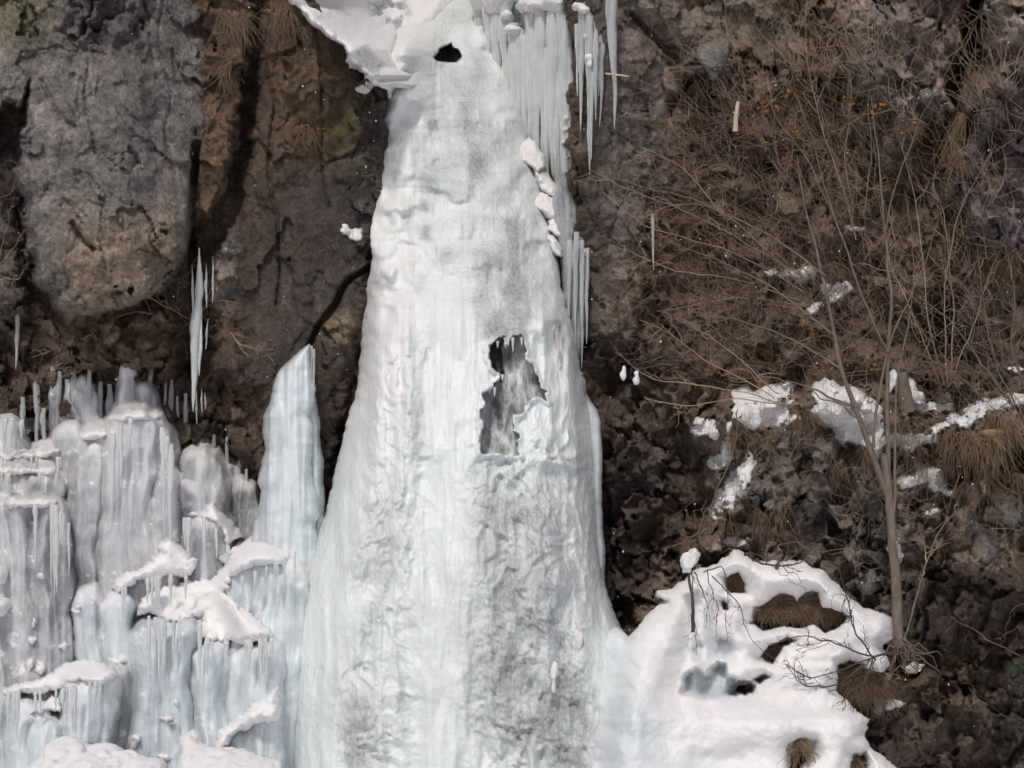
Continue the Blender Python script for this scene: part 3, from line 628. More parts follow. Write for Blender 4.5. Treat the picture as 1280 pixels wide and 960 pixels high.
sheet('ice_flange', [(488,722),(600,728),(800,750)], [(488,731),(512,746),(530,751),(640,754),(745,758),(800,760)], 488, 800, lambda U,V: np.interp(V,[488,800],[0.15,-0.4])+0*U, M['blue'], root, 0.25, 0.28, 3.0)
# snow lumps along the right crest
def snow_obj(name, prims, parent=None, h=0.02, k=0.07, amp=0.05, freq=6.0, amp2=0.025, freq2=15.0, mat='snow', cuts=()):
    V, F = blob([px(*p) for p in prims], h, k, [px(*c) for c in cuts], amp, freq, random.random()*40, amp2, freq2)
    z = np.zeros(len(V)); return mesh(name, V, F, M[mat], parent, dict(clear=z, snow=z+1) if mat != 'snow' else None)
def ridge_y(v): return float(np.interp(v, [150,200,260,330],[2.4,1.7,1.0,0.5]))
for pr in ([(718,785,6,12),(724,800,4,16)], [(692,838,4,7),(692,852,2.5,14)]):
    snow_obj('ice_drip', [(u, v, ice_y(u,v)-0.02, a, b, 0.07) for (u,v,a,b) in pr], root, 0.02, 0.05)

CREST = [[(652,186),(662,181),(672,186),(676,196),(677,208),(670,214),(664,204),(655,199)], [(669,217),(680,215),(690,226),(696,240),(690,247),(684,240),(676,229)], [(672,252),(684,247),(697,253),(708,252),(716,262),(722,276),(724,290),(716,296),(712,284),(702,278),(692,270),(680,266)],
    [(684,279),(694,275),(703,282),(714,292),(709,300),(698,296),(689,290)], [(683,298),(693,297),(702,306),(701,316),(692,312)], [(711,307),(724,307),(733,311),(728,317),(716,316)]]
for k_, pol in enumerate(CREST):
    pc_ = np.mean(pol, 0); pol = [tuple(pc_+1.32*(np.array(q)-pc_)) for q in pol]
    relief('snow_lump', pol, lambda U, V: np.interp(V, [150,200,260,330], [2.2,1.55,0.9,0.45])+0.004*(U-690), M['snow'], root, rnd=6, back=0.16, n1=0.10, n2=0.09, n3=0.03, step=1.1, wob=6.0, seed=k_*3.3)
# ---- snow filling the gully above
SL = [(-300,300),(-100,335),(0,362),(8,366),(14,378),(24,386),(34,394),(50,412),(62,430),(84,441),(94,458),(100,455),(106,470),(114,484),(126,482),(142,479)]
SR = [(142,492),(128,512),(112,524),(80,532),(60,536),(45,550),(30,580),(0,604),(-100,640),(-300,640)]
def slope_y(U, V):
    d_ = U-np.interp(V, [a for a,_ in SL], [b for _,b in SL]); lf = (1-sstep(-4, 110, d_))*sstep(150, 96, V)
    base = ice_c(V)-0.22+0.9*sstep(-60, -6, U-np.interp(V, [a for a,_ in SR[::-1]], [b for _,b in SR[::-1]]))*0.6
    return base*(1-lf)+(-0.92+0.16*base)*lf+0.9*sstep(96, 132, V)*sstep(4, 26, d_)
def slope_attr(U, V, cv_):
    x_, z_ = (U-640)/100, (480-V)/100
    c_ = 0.7*sstep(-6, 6, sdpoly(U+10*fbm(x_*6,z_*6,2.0,3), V+10*fbm(x_*6,z_*6,9.0,3), [(428,62),(440,60),(470,66),(476,80),(462,94),(446,88)]))
    c_ = np.maximum(c_, 0.8*sstep(0.05,0.35,fbm(x_*7,z_*11,3.0,4))*sstep(-14,10,sdpoly(U,V,[(438,-40),(500,-10),(515,40),(470,25)]))); c_ = np.maximum(c_, 0.5*cv_)
    return dict(clear=c_, snow=1-np.clip(c_*1.3, 0, 1))
o = relief('snow_slope', [(u_, v_) for v_, u_ in SL+SR], slope_y, M['ice'], None, (), 12.0, 0.35, 0.14, 0.06, 1.4, 5.0, 2.0, [([(485,118),(492,108),(500,113),(512,116),(520,124),(508,122),(498,124),(488,128)], 0.6)], slope_attr, 0.02); tag(o, kind='structure')
# ---------------------------------------------------------------- icicles
def icicle_geo(T, pts, r0, r1, seed, sides=9, n=30, top=0.75, peak=0.12):
    pts = np.asarray(pts, float); t = np.linspace(0, 1, n)
    tt = np.linspace(0, 1, len(pts)); q_ = np.stack([np.interp(t, tt, pts[:,i]) for i in range(3)], -1)
    r = (r0*(1-t)**0.8+r1*t)*np.interp(t, [0, 0.02, peak, 1], [top, top, 1, 1])*(1+0.22*noise(t*9, seed, 1.0)+0.12*noise(t*25, seed, 4.0))
    r[-1] = 0.002
    q_[:,0] += 0.25*r0*noise(t*4, seed, 9.0)
    T.add(q_, r, sides)
def icicle(name, u0, v0, u1, v1, w, y, parent=None, mat='icicle', tip=0.004, seed=None, **kw):
    T = Tubes(); s = (y+CAM_D)/1800
    icicle_geo(T, [P(u0, v0, y), P((u0+u1)/2, (v0+v1)/2, y-0.01), P(u1, v1, y)], w*s/2, tip, random.random()*90 if seed is None else seed, **kw)
    o = T.build(name, M[mat], parent)
    if mat in ('ice','grey','blue'): pass
    return o
# curtain right of the top of the fall
cu = empty('ice_curtain', P(660, 120, 2.5), 'pale green ice curtain of fused icicles with snow on top, right of the upper fall', 'ice curtain')
def cy_(u, v): return float(np.interp(u, [590,640,720],[3.2,2.6,1.7]))
sheet('ice_backing', [(-200,590),(0,592),(30,598),(70,612),(110,640),(160,655),(200,672),(240,700)], [(-200,716),(0,716),(60,716),(240,714)], -200, 240,
      lambda U,V: np.interp(U,[590,640,720],[3.3,2.7,1.8])+0.25, M['blue'], cu, 0.2, 0.42, 5.0, nc=90, flute=0.16)
for i, (u, v0, v1, w) in enumerate([(600,-30,64,20),(612,-20,85,16),(622,0,112,16),(633,-40,128,20),(643,30,150,14),(650,38,165,16),(657,44,185,12),(664,20,178,18),(671,40,205,12),(678,10,200,17),(684,60,232,10),(690,15,225,18),(697,30,252,12),(703,10,245,16),(710,20,250,15),(714,60,215,8),(638,60,120,8),(668,90,195,7),(694,110,240,7)]):
    icicle('icicle', u, v0, u+random.uniform(-1.5,1.5), v1, w*1.15, cy_(u,0)-0.05-0.07*random.random(), cu, 'curtain', 0.03, i*5.3)
for pr in ([(600,2,14,12),(618,6,16,14),(628,-8,22,16)], [(655,8,12,7),(672,8,14,7),(690,4,14,9),(700,8,6,7)], [(641,40,11,5),(634,22,8,5)], [(708,4,5,3)]):
    snow_obj('snow_cap', [(u, v, cy_(u,v)-0.12, a, b, 0.22) for (u,v,a,b) in pr], cu, 0.03, 0.08)
for (u, v, a) in [(708,148,3),(706,162,4),(709,198,2.5),(704,178,2)]:
    snow_obj('snow_lump', [(u, v, cy_(u,v)-0.2, a, a, 0.05)], cu, 0.012, 0.03, 0.008)
# clear cluster at its right
cl_ = empty('icicle_cluster', P(738, 120, 1.0), 'clear grey icicle cluster with small snow lumps, right of the pale ice curtain', 'icicles')
sheet('ice_backing', [(5,722),(60,722),(80,724)], [(5,735),(30,748),(55,756),(80,752)], 2, 82, lambda U,V: 0.75+0*U, M['grey'], cl_, 0.12, 0.5, 7.0)
for i, (u, v0, u1, v1, w) in enumerate([(727,10,727,165,11),(737,20,737,218,13),(746,40,744,150,9),(753,55,750,158,8),(721,30,722,120,6),(741,90,739,200,6),(749,70,748,120,6)]):
    icicle('icicle', u, v0, u1, v1, w, 0.55-0.06*(i % 3), cl_, 'icicle', 0.004, i*7.7)
for pr in ([(722,8,8,5),(731,14,6,4)], [(735,73,6,6),(736,82,4,4)], [(731,47,4,2.5)]):
    snow_obj('snow_cap', [(u, v, 0.5, a, b, 0.1) for (u,v,a,b) in pr], cl_, 0.015, 0.04, 0.01)
o = icicle('icicle', 765, -25, 769, 162, 17, 0.35); tag(o, 'longest single icicle, hanging from the top edge right of the icicle cluster', 'icicle')
o = icicle('icicle', 816, 268, 817, 338, 5, 0.4); tag(o, 'short thin icicle on the brown rock behind the left twigs of the bare bushes', 'icicle')
# dark clear sheet on the rock behind the right edge
gs = empty('ice_sheet', P(722, 470, 0.5), 'thin dark grey sheet of clear ice behind the right edge of the fall', 'ice sheet')
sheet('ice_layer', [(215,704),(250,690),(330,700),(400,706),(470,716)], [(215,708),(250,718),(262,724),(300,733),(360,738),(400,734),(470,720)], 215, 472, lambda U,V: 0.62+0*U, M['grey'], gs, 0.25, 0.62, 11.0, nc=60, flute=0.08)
for i, (u, v0, v1, w) in enumerate([(712,300,420,8),(720,290,440,9),(728,300,462,8),(734,310,430,6)]):
    icicle('icicle', u, v0, u-1, v1, w, 0.52, gs, 'icicle', 0.006, i*3.3)
# left icicles
o = empty('icicle_cluster', P(250, 500, 0.0), 'grey icicle group with one long pointed spear, hanging from the crack between the left rocks', 'icicles')
for i, (u, v0, u1, v1, w, m_) in enumerate([(248,310,244,515,26,'curtain'),(243,380,241,470,9,'curtain'),(252,400,249,470,8,'curtain'),(260,398,257,437,5,'icicle'),(258,330,258,385,6,'icicle'),(240,330,242,400,6,'icicle'),(246,488,246,530,4,'icicle'),(252,485,252,515,4,'icicle'),(256,490,257,512,4,'icicle'),(266,320,266,380,5,'icicle')]):
    icicle('icicle', u, v0, u1, v1, w, 0.0-0.04*(i % 3), o, m_, 0.004, i*4.1, top=0.06, peak=0.55)
o = icicle('icicle', 22, 390, 20, 462, 8, 0.3); tag(o, 'thin clear icicle in the dark hollow at the far left below the grey rock', 'icicle')

gl = empty('icicle_cluster', P(120, 560, 0.0), 'row of clear glassy icicles behind the heads of the upper grey ice columns', 'icicles')
for i, (u, v0, v1, w) in enumerate([(66,462,540,9),(74,470,548,7),(84,474,552,8),(92,468,545,10),(112,466,520,7),(126,478,540,8),(137,482,545,9),(172,470,530,8),(188,476,540,9),(198,484,560,8),(207,490,590,7),(215,496,600,9),(222,502,590,8),(233,508,575,7),(28,500,556,8),(46,505,560,9),(54,512,560,7),(268,545,610,7),(284,560,640,8),(300,585,640,7),(308,590,650,8)]):
    icicle('icicle', u, v0-random.uniform(0,34), u+random.uniform(-3,3), v1, w*random.uniform(0.6,1.3), cliff_y(u, v0)-0.03-0.03*(i % 3), gl, 'icicle', 0.01, i*2.9, top=0.6, peak=0.3)
# ---------------------------------------------------------------- ice columns on the left
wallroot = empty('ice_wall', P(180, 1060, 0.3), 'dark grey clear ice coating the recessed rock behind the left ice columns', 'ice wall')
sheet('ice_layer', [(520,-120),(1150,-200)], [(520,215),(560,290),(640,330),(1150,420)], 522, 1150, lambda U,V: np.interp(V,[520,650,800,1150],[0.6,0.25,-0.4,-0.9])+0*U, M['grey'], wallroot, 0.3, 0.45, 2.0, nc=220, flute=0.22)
def dome_poly(a0, a1, t0, b0, flare=1.12, sk=0.0):
    c, hw = (a0+a1)/2, (a1-a0)/2; dm = min(hw*1.25, 54); p = []
    for sd in (-1, 1):
        q = []
        for i in range(9):
            f = i/8; q.append((c+sk*hw*(1-f)+sd*hw*0.94*np.sin(f*pi/2)**0.9, t0+dm*(1-np.cos(f*pi/2))))
        for i in range(1, 7): q.append((c+sd*hw*(0.94+(flare-0.94)*i/6), t0+dm+(b0+90-t0-dm)*i/6))
        p += q if sd > 0 else q[::-1]
    return p
COLS = []
def column(cols, mat, label, caps=(), name='ice_column', group='ice columns on the left', cat='ice column', lumps=(), clear=0.2, lobes=0.2, snowtop=0.5, dome=0.5):
    COLS.append((cols, mat, label, caps, name, group, cat, lumps, clear, snowtop))
def build_columns():
    """all the columns froze together: one fused front, cut into the columns where one hands over to the next"""
    us = np.arange(-70, 425, 1.4); vs = np.arange(440, 1010, 1.4); U, V = np.meshgrid(us, vs); x_, z_ = (U-640)/100, (480-V)/100
    w1, w2 = fbm(x_*2.2, z_*1.3, 61.0, 3), fbm(x_*2.2, z_*1.3, 67.0, 3); wu, wv = U+12*w1+2.0*noise(x_*14, z_*5, 3.0), V+16*w2+1.2*noise(x_*14, z_*9, 5.0)
    A_ = ridged(x_*3.0+0.4*w1, z_*0.22, 3.0, 2); B_ = ridged(x_*9+1.2*w1, z_*0.4, 13.0, 2); Lp = fbm(x_*2.6, z_*2.2, 23.0, 3); dr = fbm(x_*16, z_*0.7, 5.0, 2)
    y = np.full(U.shape, 9.0); own = np.full(U.shape, -1); clear = np.zeros(U.shape); snow = np.zeros(U.shape); kind = np.zeros(U.shape, int)
    def put(Y, who, cl, sn, kd, k):
        nonlocal y, own, clear, snow, kind
        h_ = np.clip(0.5+0.5*(y-Y)/k, 0, 1); yn = y*(1-h_)+Y*h_-k*h_*(1-h_)
        clear = clear*(1-h_)+cl*h_; snow = snow*(1-h_)+sn*h_; m = Y < y
        own = np.where(m, who, own); kind = np.where(m, kd, kind); y = yn
    for ci, (cols, mat, label, caps, name, group, cat, lumps, cc0, st) in enumerate(COLS):
        rs = np.random.default_rng(ci+5)
        for c_ in cols:
            a0, a1, t0, b0, yy = c_[:5]; cc = c_[5].get('clear', cc0) if len(c_) > 5 else cc0
            hw = (a1-a0)/2; pol = dome_poly(a0, a1, t0, b0+500, rs.uniform(1.0, 1.1)+0.25*rs.random(), rs.uniform(-0.35, 0.35))
            f = sdpoly(wu, wv, pol); rnd = max(8.0, hw*0.95); e = np.clip(f/rnd, 0, 1); bk = float(np.clip(hw/100*1.0, 0.16, 0.5))
            fade = sstep(4, 40, f)*0.7+0.3
            Y = yy-0.10-0.30*np.clip(V-t0, 0, 300)/300+bk*(1-np.sqrt(np.clip(1-(1-e)**2, 0, 1)))+np.maximum(-f, 0)*0.06-(0.15*(A_-0.62)+0.045*(B_-0.5))*fade-0.11*Lp-0.034*dr*fade
            top = sstep(20, 3, V-t0-0.6*np.abs(U-(a0+a1)/2)**2/max(hw, 8)+7*fbm(x_*7, z_*7, 3.0, 3))
            cl = np.clip(cc*0.8+0.40*fbm(x_*3.5+0.5*w1, z_*0.4, 8.0+ci, 3)-0.25*(B_-0.55)-0.15*(A_-0.6), 0, 1)
            sn = np.maximum(st*1.4*top, 0.85*sstep(0.40, 0.52, fbm(x_*8, z_*8, 5.0, 4)))
            put(Y, ci, cl, np.clip(sn, 0, 1), 0, 0.07)
    yb = np.minimum(y, 1.0)
    for _ in range(60):
        q_ = yb.copy(); q_[1:-1,1:-1] = (yb[:-2,1:-1]+yb[2:,1:-1]+yb[1:-1,:-2]+yb[1:-1,2:])/4; yb = q_
    for ci, (cols, mat, label, caps, name, group, cat, lumps, cc0, st) in enumerate(COLS):
        sl_ = []
        for cp in caps:
            if len(cp) > 1 and callable(cp[1]): sl_.append((cp[0], cp[1](U, V), cp[2]))
            else:
                for (u, v, y_, a, b, t) in cp: sl_.append(([(u+1.15*a*cos(q), v+1.2*b*sin(q)*(0.8 if sin(q) < 0 else 1.25)) for q in np.linspace(0, 2*pi, 12, endpoint=False)], None, min(a, b)*1.6))
        for cp in lumps:
            for (u, v, y_, a, b, t) in cp: sl_.append(([(u+a*cos(q), v+b*sin(q)) for q in np.linspace(0, 2*pi, 10, endpoint=False)], None, min(a, b)*1.3))
        for pol, yf, rnd in sl_:
            q1, q2 = 5*fbm(x_*7, z_*7, 71.0+ci, 3)+1.5*noise(x_*22, z_*22, 3.0), 5*fbm(x_*7, z_*7, 79.0+ci, 3)+1.5*noise(x_*22, z_*22, 9.0)
            f = sdpoly(U+q1, V+q2, pol); e = np.clip(f/rnd, 0, 1); ft = np.sqrt(np.clip(1-(1-e)**2, 0, 1))
            base = y if yf is None else np.where(f > -3, np.minimum(np.clip(yf, yb-0.12, yb+0.06), y+0.03), 9)
            th = 0.015*rnd+0.03
            Y = base+(0.10 if yf is None else 0.16)*(1-ft)-th*ft-0.05*fbm(x_*4, z_*4, 4.0, 3)-0.03*fbm(x_*11, z_*12, 6.0, 3)+np.where(f < 0, 0.2-f*0.2, 0)
            put(Y, ci, 0.0, 1.0, 1, 0.02)
    F = gridfaces(len(vs), len(us)); Pw = P(U, V, y).reshape(-1,3); fo = own.ravel()[F[:,0]]; fk = kind.ravel()[F[:,0]]; okk = (y.ravel()[F] < 1.2).all(1)
    for ci, (cols, mat, label, caps, name, group, cat, lumps, cc0, st) in enumerate(COLS):
        u0, u1, vt, vb, yy = cols[0][:5]
        r = empty(name, P((u0+u1)/2, vb, yy+0.3), label, cat, group)
        for kd, pn in ((0, 'column_shaft'), (1, 'snow_cap')):
            G = F[(fo == ci) & (fk == kd) & okk]
            if len(G) < 12: continue
            used = np.unique(G); rm = np.zeros(U.size, int); rm[used] = np.arange(len(used))
            mesh(pn, Pw[used], rm[G], M[mat], r, dict(clear=clear.ravel()[used], snow=snow.ravel()[used]))
def lump_relief(u, v, y, a, b, parent, name):
    th = np.linspace(0, 2*pi, 14, endpoint=False); sd = u*0.17+v*0.05
    pol = [(u+a*1.1*np.cos(q)*(1+0.25*float(noise(np.cos(q)*2+sd, np.sin(q)*2, 1.0))), v+b*1.1*np.sin(q)*(0.7 if np.sin(q) < 0 else 1.2)*(1+0.3*float(noise(np.cos(q)*2+sd, np.sin(q)*2, 5.0)))) for q in th]
    return relief(name, pol, lambda U, V: y+0.006*(v-V), M['snow'], parent, rnd=min(a, b)*0.9, back=0.012*min(a, b)+0.03, n1=0.03, n2=0.02, step=1.2, wob=2.0, seed=sd)
column([(-30,44,516,640,-0.1)], 'grey', 'pale flat-topped ice block at the left edge, highest of the left ice', snowtop=0.4, clear=0.05, lobes=0.12)
column([(40,82,553,620,-0.05),(70,100,530,600,0.0)], 'grey', 'small grey ice block beside dark rock, right of the pale block at the left edge', clear=0.3)
column([(98,120,468,560,0.3),(108,124,476,560,0.32)], 'grey', 'short slim ice pillar reaching the rock under the left branches, left one of two', dome=0.4, clear=0.25)
column([(150,172,455,540,0.25),(165,196,478,560,0.35)], 'grey', 'short slim ice pillar reaching the rock under the left branches, right one of two', dome=0.4, clear=0.1)
column([(66,86,468,540,0.35,dict(clear=0.8)),(88,102,474,530,0.36,dict(clear=0.8))], 'grey', 'glassy dark ice stub in the hollow left of the slim pillars', clear=0.8)
column([(-20,78,562,640,-0.45),(-10,50,572,650,-0.5)], 'grey', 'low grey ice step with snow on top, under the pale block at the left edge', [[(45,566,-0.2,28,5,0.2),(20,570,-0.2,22,4,0.2)]], clear=0.1)
column([(-20,80,585,700,-0.6),(20,82,588,690,-0.62)], 'grey', 'second grey ice step down at the left edge, with thin snow along its top', [[(20,588,-0.35,30,4,0.2),(55,587,-0.35,20,4,0.2)]], clear=0.1)
column([(-15,50,620,900,-0.95),(35,92,624,880,-0.92),(10,70,622,890,-1.05)], 'grey', 'wide tall grey ice column near the left edge with a snow cap on its shoulder', [[(42,626,-0.75,28,6,0.2),(25,630,-0.75,14,4,0.18)]],
       lumps=[[(49,722,-1.1,5,5,.06)],[(43,778,-1.1,4,8,.06)],[(40,798,-1.1,5,6,.06)],[(36,832,-1.15,7,8,.08),(52,838,-1.15,9,7,.08)],[(80,808,-1.0,8,5,.07)]], clear=0.15, snowtop=0.25, lobes=0.25)
column([(84,138,538,745,-0.4),(95,125,560,745,-0.5)], 'grey', 'narrow domed grey ice column with a white top, left of the largest column', [[(115,544,-0.15,16,5,0.18)]], clear=0.22, lobes=0.28)
column([(130,215,512,745,-0.45),(150,195,514,730,-0.6),(126,165,540,745,-0.55)], 'grey', 'largest upper grey ice column with a broad rounded white head', [[(178,517,-0.15,22,5,0.22),(150,520,-0.1,12,4,0.18)]], clear=0.08, lobes=0.24, snowtop=0.3)
column([(186,224,582,725,-0.5),(178,215,620,725,-0.58)], 'grey', 'lower shoulder of grey ice leaning on the right of the largest upper column', clear=0.1, lobes=0.22)
column([(226,281,556,680,-0.2),(222,262,600,690,-0.35)], 'grey', 'smooth rounded grey ice dome below the long spear icicle', clear=0.12, lobes=0.12, dome=0.7)
column([(219,292,640,760,-0.55),(230,280,645,760,-0.62)], 'grey', "squat grey ice bell with dark flutes, snow down its right side, below the rounded dome", [([(233,643),(256,641),(258,630),(266,629),(281,641),(290,654),(304,674),(282,681),(279,662),(262,651),(245,649)], lin((628,-0.45),(682,-0.9)), 8, 0.25)], clear=0.3, lobes=0.2)
column([(288,325,600,700,0.15)], 'grey', 'dark clear ice hump in the shadow between the dome and the white pillar', clear=0.85, lobes=0.3)
column([(92,140,728,860,-1.1),(130,170,735,870,-1.15)], 'blue', 'bluish ice column under a ragged snow shelf, in the middle of the left ice', [([(139,734),(151,720),(181,710),(198,694),(201,679),(215,673),(228,682),(232,690),(250,699),(240,712),(235,721),(208,722),(188,724),(168,729),(151,741)], lin((670,-0.75),(745,-1.28)), 12, 0.4)],
       lumps=[[(92,764,-1.15,9,4,.07)],[(96,758,-1.1,5,4,.06)],[(148,826,-1.3,14,4,.09)]], clear=0.2, lobes=0.2)
column([(282,378,690,830,-1.35),(330,385,700,840,-1.3)], 'blue', 'broad bluish ice block with a snowy sloping top at the foot of the white pillar', [([(168,769),(171,757),(188,741),(215,729),(259,726),(279,712),(285,704),(274,697),(292,682),(316,674),(322,660),(356,650),(412,653),(404,668),(380,684),(349,707),(322,709),(292,722),(284,741),(299,757),(322,774),(343,791),(344,800),(309,805),(289,799),(262,801),(243,790),(252,774),(215,776),(188,768)], lin((648,-0.8),(700,-1.4),(760,-1.72),(810,-1.86)), 16, 0.45)], clear=0.05, lobes=0.1)
column([(166,250,768,990,-1.6),(200,242,772,990,-1.72),(168,205,775,990,-1.68)], 'blue', 'big fluted ice column under the widest snow cap, low in the left ice', [],
       lumps=[[(221,880,-1.85,5,5,.06)],[(208,898,-1.85,8,5,.07),(214,905,-1.85,6,4,.06)],[(168,925,-1.8,9,8,.1)],[(205,945,-1.9,9,6,.08)]], clear=0.22, lobes=0.22, snowtop=0.15)
column([(238,292,800,1000,-1.7),(245,280,800,1000,-1.78)], 'blue', 'ice column right of the big fluted one, rounded and plain', clear=0.2, lobes=0.18)
column([(285,358,802,1000,-1.75),(300,352,805,1000,-1.82)], 'blue', 'smooth bluish ice bulge beside the lower left edge of the waterfall', clear=0.05, lobes=0.12)
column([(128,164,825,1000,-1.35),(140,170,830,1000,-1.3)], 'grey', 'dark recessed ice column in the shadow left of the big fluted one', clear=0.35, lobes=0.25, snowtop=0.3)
column([(-40,36,866,1050,-2.0),(10,70,872,1050,-1.95)], 'blue', 'ice column at the lower left corner under the end of a snow arch', [([(0,866),(13,857),(50,848),(74,833),(101,824),(128,828),(141,838),(148,846),(128,855),(101,852),(81,855),(67,865),(34,865),(10,870)], lin((820,-1.8),(870,-2.1)), 9, 0.35)], clear=0.1)
column([(32,80,892,1050,-2.15)], 'blue', 'short rounded ice column with a snow shoulder, in front at the lower left', [([(34,895),(50,884),(67,868),(73,872),(77,889),(60,889),(44,892)], lin((866,-2.05),(898,-2.35)), 8, 0.25)], clear=0.1)
column([(74,132,846,1000,-2.0),(112,146,842,1000,-1.85)], 'blue', 'straight ice column under the crown of the snow arch at the lower left', clear=0.18, lobes=0.18, dome=0.3)
column([(268,352,900,1100,-2.0),(300,360,885,1100,-1.9)], 'blue', 'lowest ice bulge against the waterfall with snow running down its left side', [([(257,950),(269,936),(272,915),(296,899),(322,875),(349,855),(352,889),(346,902),(316,905),(296,919),(279,939),(265,953)], lin((855,-1.85),(950,-2.4)), 13, 0.35)], clear=0.15)
build_columns()
def add_fringe(part_of, edge_pts, n, y, lo, hi, w):
    par = [o_ for o_ in bpy.data.objects if o_.get('label', '').startswith(part_of)][0]
    e_ = smooth0(edge_pts, n)
    for k_, (u, v) in enumerate(e_):
        icicle('icicle', u, v-3, u+rng.uniform(-1, 1), v+rng.uniform(lo, hi), w*rng.uniform(0.6, 1.5), y-0.03*rng.random(), par, 'curtain', 0.003, k_*3.7+u)
def smooth0(pts, n):
    pts = np.array(pts, float); d = np.concatenate([[0], np.cumsum(np.hypot(*np.diff(pts, axis=0).T))]); t = np.sort(rng.uniform(0, d[-1], n))
    return np.stack([np.interp(t, d, pts[:,0]), np.interp(t, d, pts[:,1])], -1)
add_fringe('bluish ice column under a ragged', [(150,738),(188,724),(238,716)], 10, -1.42, 12, 50, 5)
add_fringe('big fluted', [(172,770),(215,778),(250,778)], 12, -2.02, 15, 90, 6)
add_fringe('broad bluish', [(292,728),(330,712),(375,690)], 9, -1.68, 12, 50, 5)
add_fringe('ice column right of', [(256,800),(290,803),(340,800)], 9, -2.1, 12, 70, 6)
add_fringe('ice column at the lower left', [(6,868),(66,866),(110,856),(145,848)], 14, -2.3, 12, 60, 5.5)
add_fringe('wide tall grey', [(16,634),(70,632),(88,660)], 9, -1.35, 20, 120, 6)
add_fringe('largest upper grey', [(140,545),(160,525),(200,530),(214,560)], 9, -0.92, 30, 150, 7)
add_fringe('squat grey', [(228,650),(260,648),(288,690)], 9, -0.95, 14, 60, 5)
add_fringe('pale flat-topped', [(0,524),(42,530)], 5, -0.42, 14, 50, 5)
add_fringe('low grey ice step', [(0,574),(76,574)], 6, -0.80, 10, 24, 4)
add_fringe('second grey ice step', [(0,594),(78,594)], 6, -0.95, 10, 24, 4)
tp = snow_obj('snow_heap', [(80,940,-2.3,28,16,.3),(130,938,-2.25,16,8,.22),(110,960,-2.4,40,20,.4),(155,955,-2.3,25,14,.3),(60,970,-2.4,30,22,.4),(180,975,-2.4,30,24,.4)], None, 0.028, 0.1, 0.05); tag(tp, 'lumpy snow heap at the bottom between the lower left ice columns', 'snow heap')
tp = snow_obj('snow_heap', [(250,950,-2.3,26,16,.3),(285,958,-2.4,34,18,.35),(320,965,-2.4,30,16,.35),(238,925,-2.15,10,10,.2),(270,975,-2.4,50,22,.4)], None, 0.028, 0.1, 0.05); tag(tp, 'lumpy snow heap at the bottom edge beside the foot of the waterfall', 'snow heap')
tp = snow_obj('snow_heap', [(0,755,-1.3,14,9,.2),(-12,762,-1.3,20,10,.25),(2,720,-1.25,6,12,.15)], None, 0.024, 0.08, 0.03); tag(tp, 'small snow heap stuck on the ice at the far left edge', 'snow heap')
# the white pillar
pr = empty('ice_pillar', P(365, 660, -0.3), 'slender white ice pillar with a pointed top standing left of the waterfall', 'ice pillar')
PL = [(432,383),(445,370),(460,352),(475,341),(495,336),(520,332),(560,329),(600,326),(640,322),(700,312),(790,300)]; PR_ = [(432,388),(460,390),(490,391),(520,391),(560,393),(600,394),(690,400),(790,412)]
sheet('pillar_shaft', PL, PR_, 432, 770, lambda U,V: np.interp(V,[432,520,690,770],[-0.45,-0.65,-0.9,-1.05])+0*U, M['blue'], pr, 0.4, 0.08, 21.0, nc=90, dv=2, flute=0.13, jag=4)
sheet('clear_edge', [(440,378),(500,380),(690,376)], [(440,390),(490,393),(530,398),(560,403),(600,404),(630,408),(660,412),(770,416)], 438, 740, lambda U,V: np.interp(V,[432,520,690],[-0.25,-0.35,-0.5])+0*U, M['blue'], pr, 0.3, 0.4, 23.0, nc=40, dv=2, flute=0.1, jag=3)
for i, (u, v0, v1) in enumerate([(389,432,470),(392,436,500),(386,430,455)]): icicle('icicle', u, v0, u+1, v1, 4, -0.3, pr, 'icicle', 0.003, i*2.2)

# ---------------------------------------------------------------- snow bank at the lower right
BANK = [(700,1060),(700,860),(735,800),(758,781),(772,784),(785,797),(800,783),(816,764),(833,751),(821,748),(821,741),(839,739),(853,729),(868,714),(893,706),(899,698),(916,688),(936,694),(953,704),(974,701),(1011,703),(1031,714),(1052,737),(1077,758),(1102,764),(1116,772),(1117,793),(1102,806),(1110,822),(1112,832),(1100,840),(1081,833),(1065,824),(1046,832),(1047,864),(1065,884),(1087,901),(1081,921),(1089,938),(1127,962),(1150,1060)]
HOLES_B = [[(935,781),(945,764),(957,754),(974,747),(990,750),(996,762),(1002,750),(1009,743),(1023,743),(1025,758),(1042,760),(1060,772),(1048,783),(1031,793),(1019,783),(982,785),(953,788)],
    [(909,723),(920,717),(928,729),(932,739),(915,741),(908,735)], [(903,753),(909,756),(910,763),(904,763)],
    [(949,820),(961,806),(982,796),(996,801),(976,808),(965,826)], [(914,868),(922,857),(937,855),(940,864),(930,871)], [(940,852),(957,842),(962,845),(948,856)],
    [(988,975),(990,936),(1003,930),(1015,931),(1015,944),(1004,960),(1002,975)], [(1063,975),(1068,946),(1081,942),(1084,960),(1084,975)]]
CAVES_B = [([(849,866),(856,846),(870,836),(884,842),(896,828),(908,832),(912,846),(930,852),(944,858),(938,868),(916,872),(880,873)], 0.45), ([(862,812),(872,800),(882,806),(880,826),(868,832)], 0.12), ([(895,800),(912,796),(922,812),(906,826),(894,818)], 0.14)]
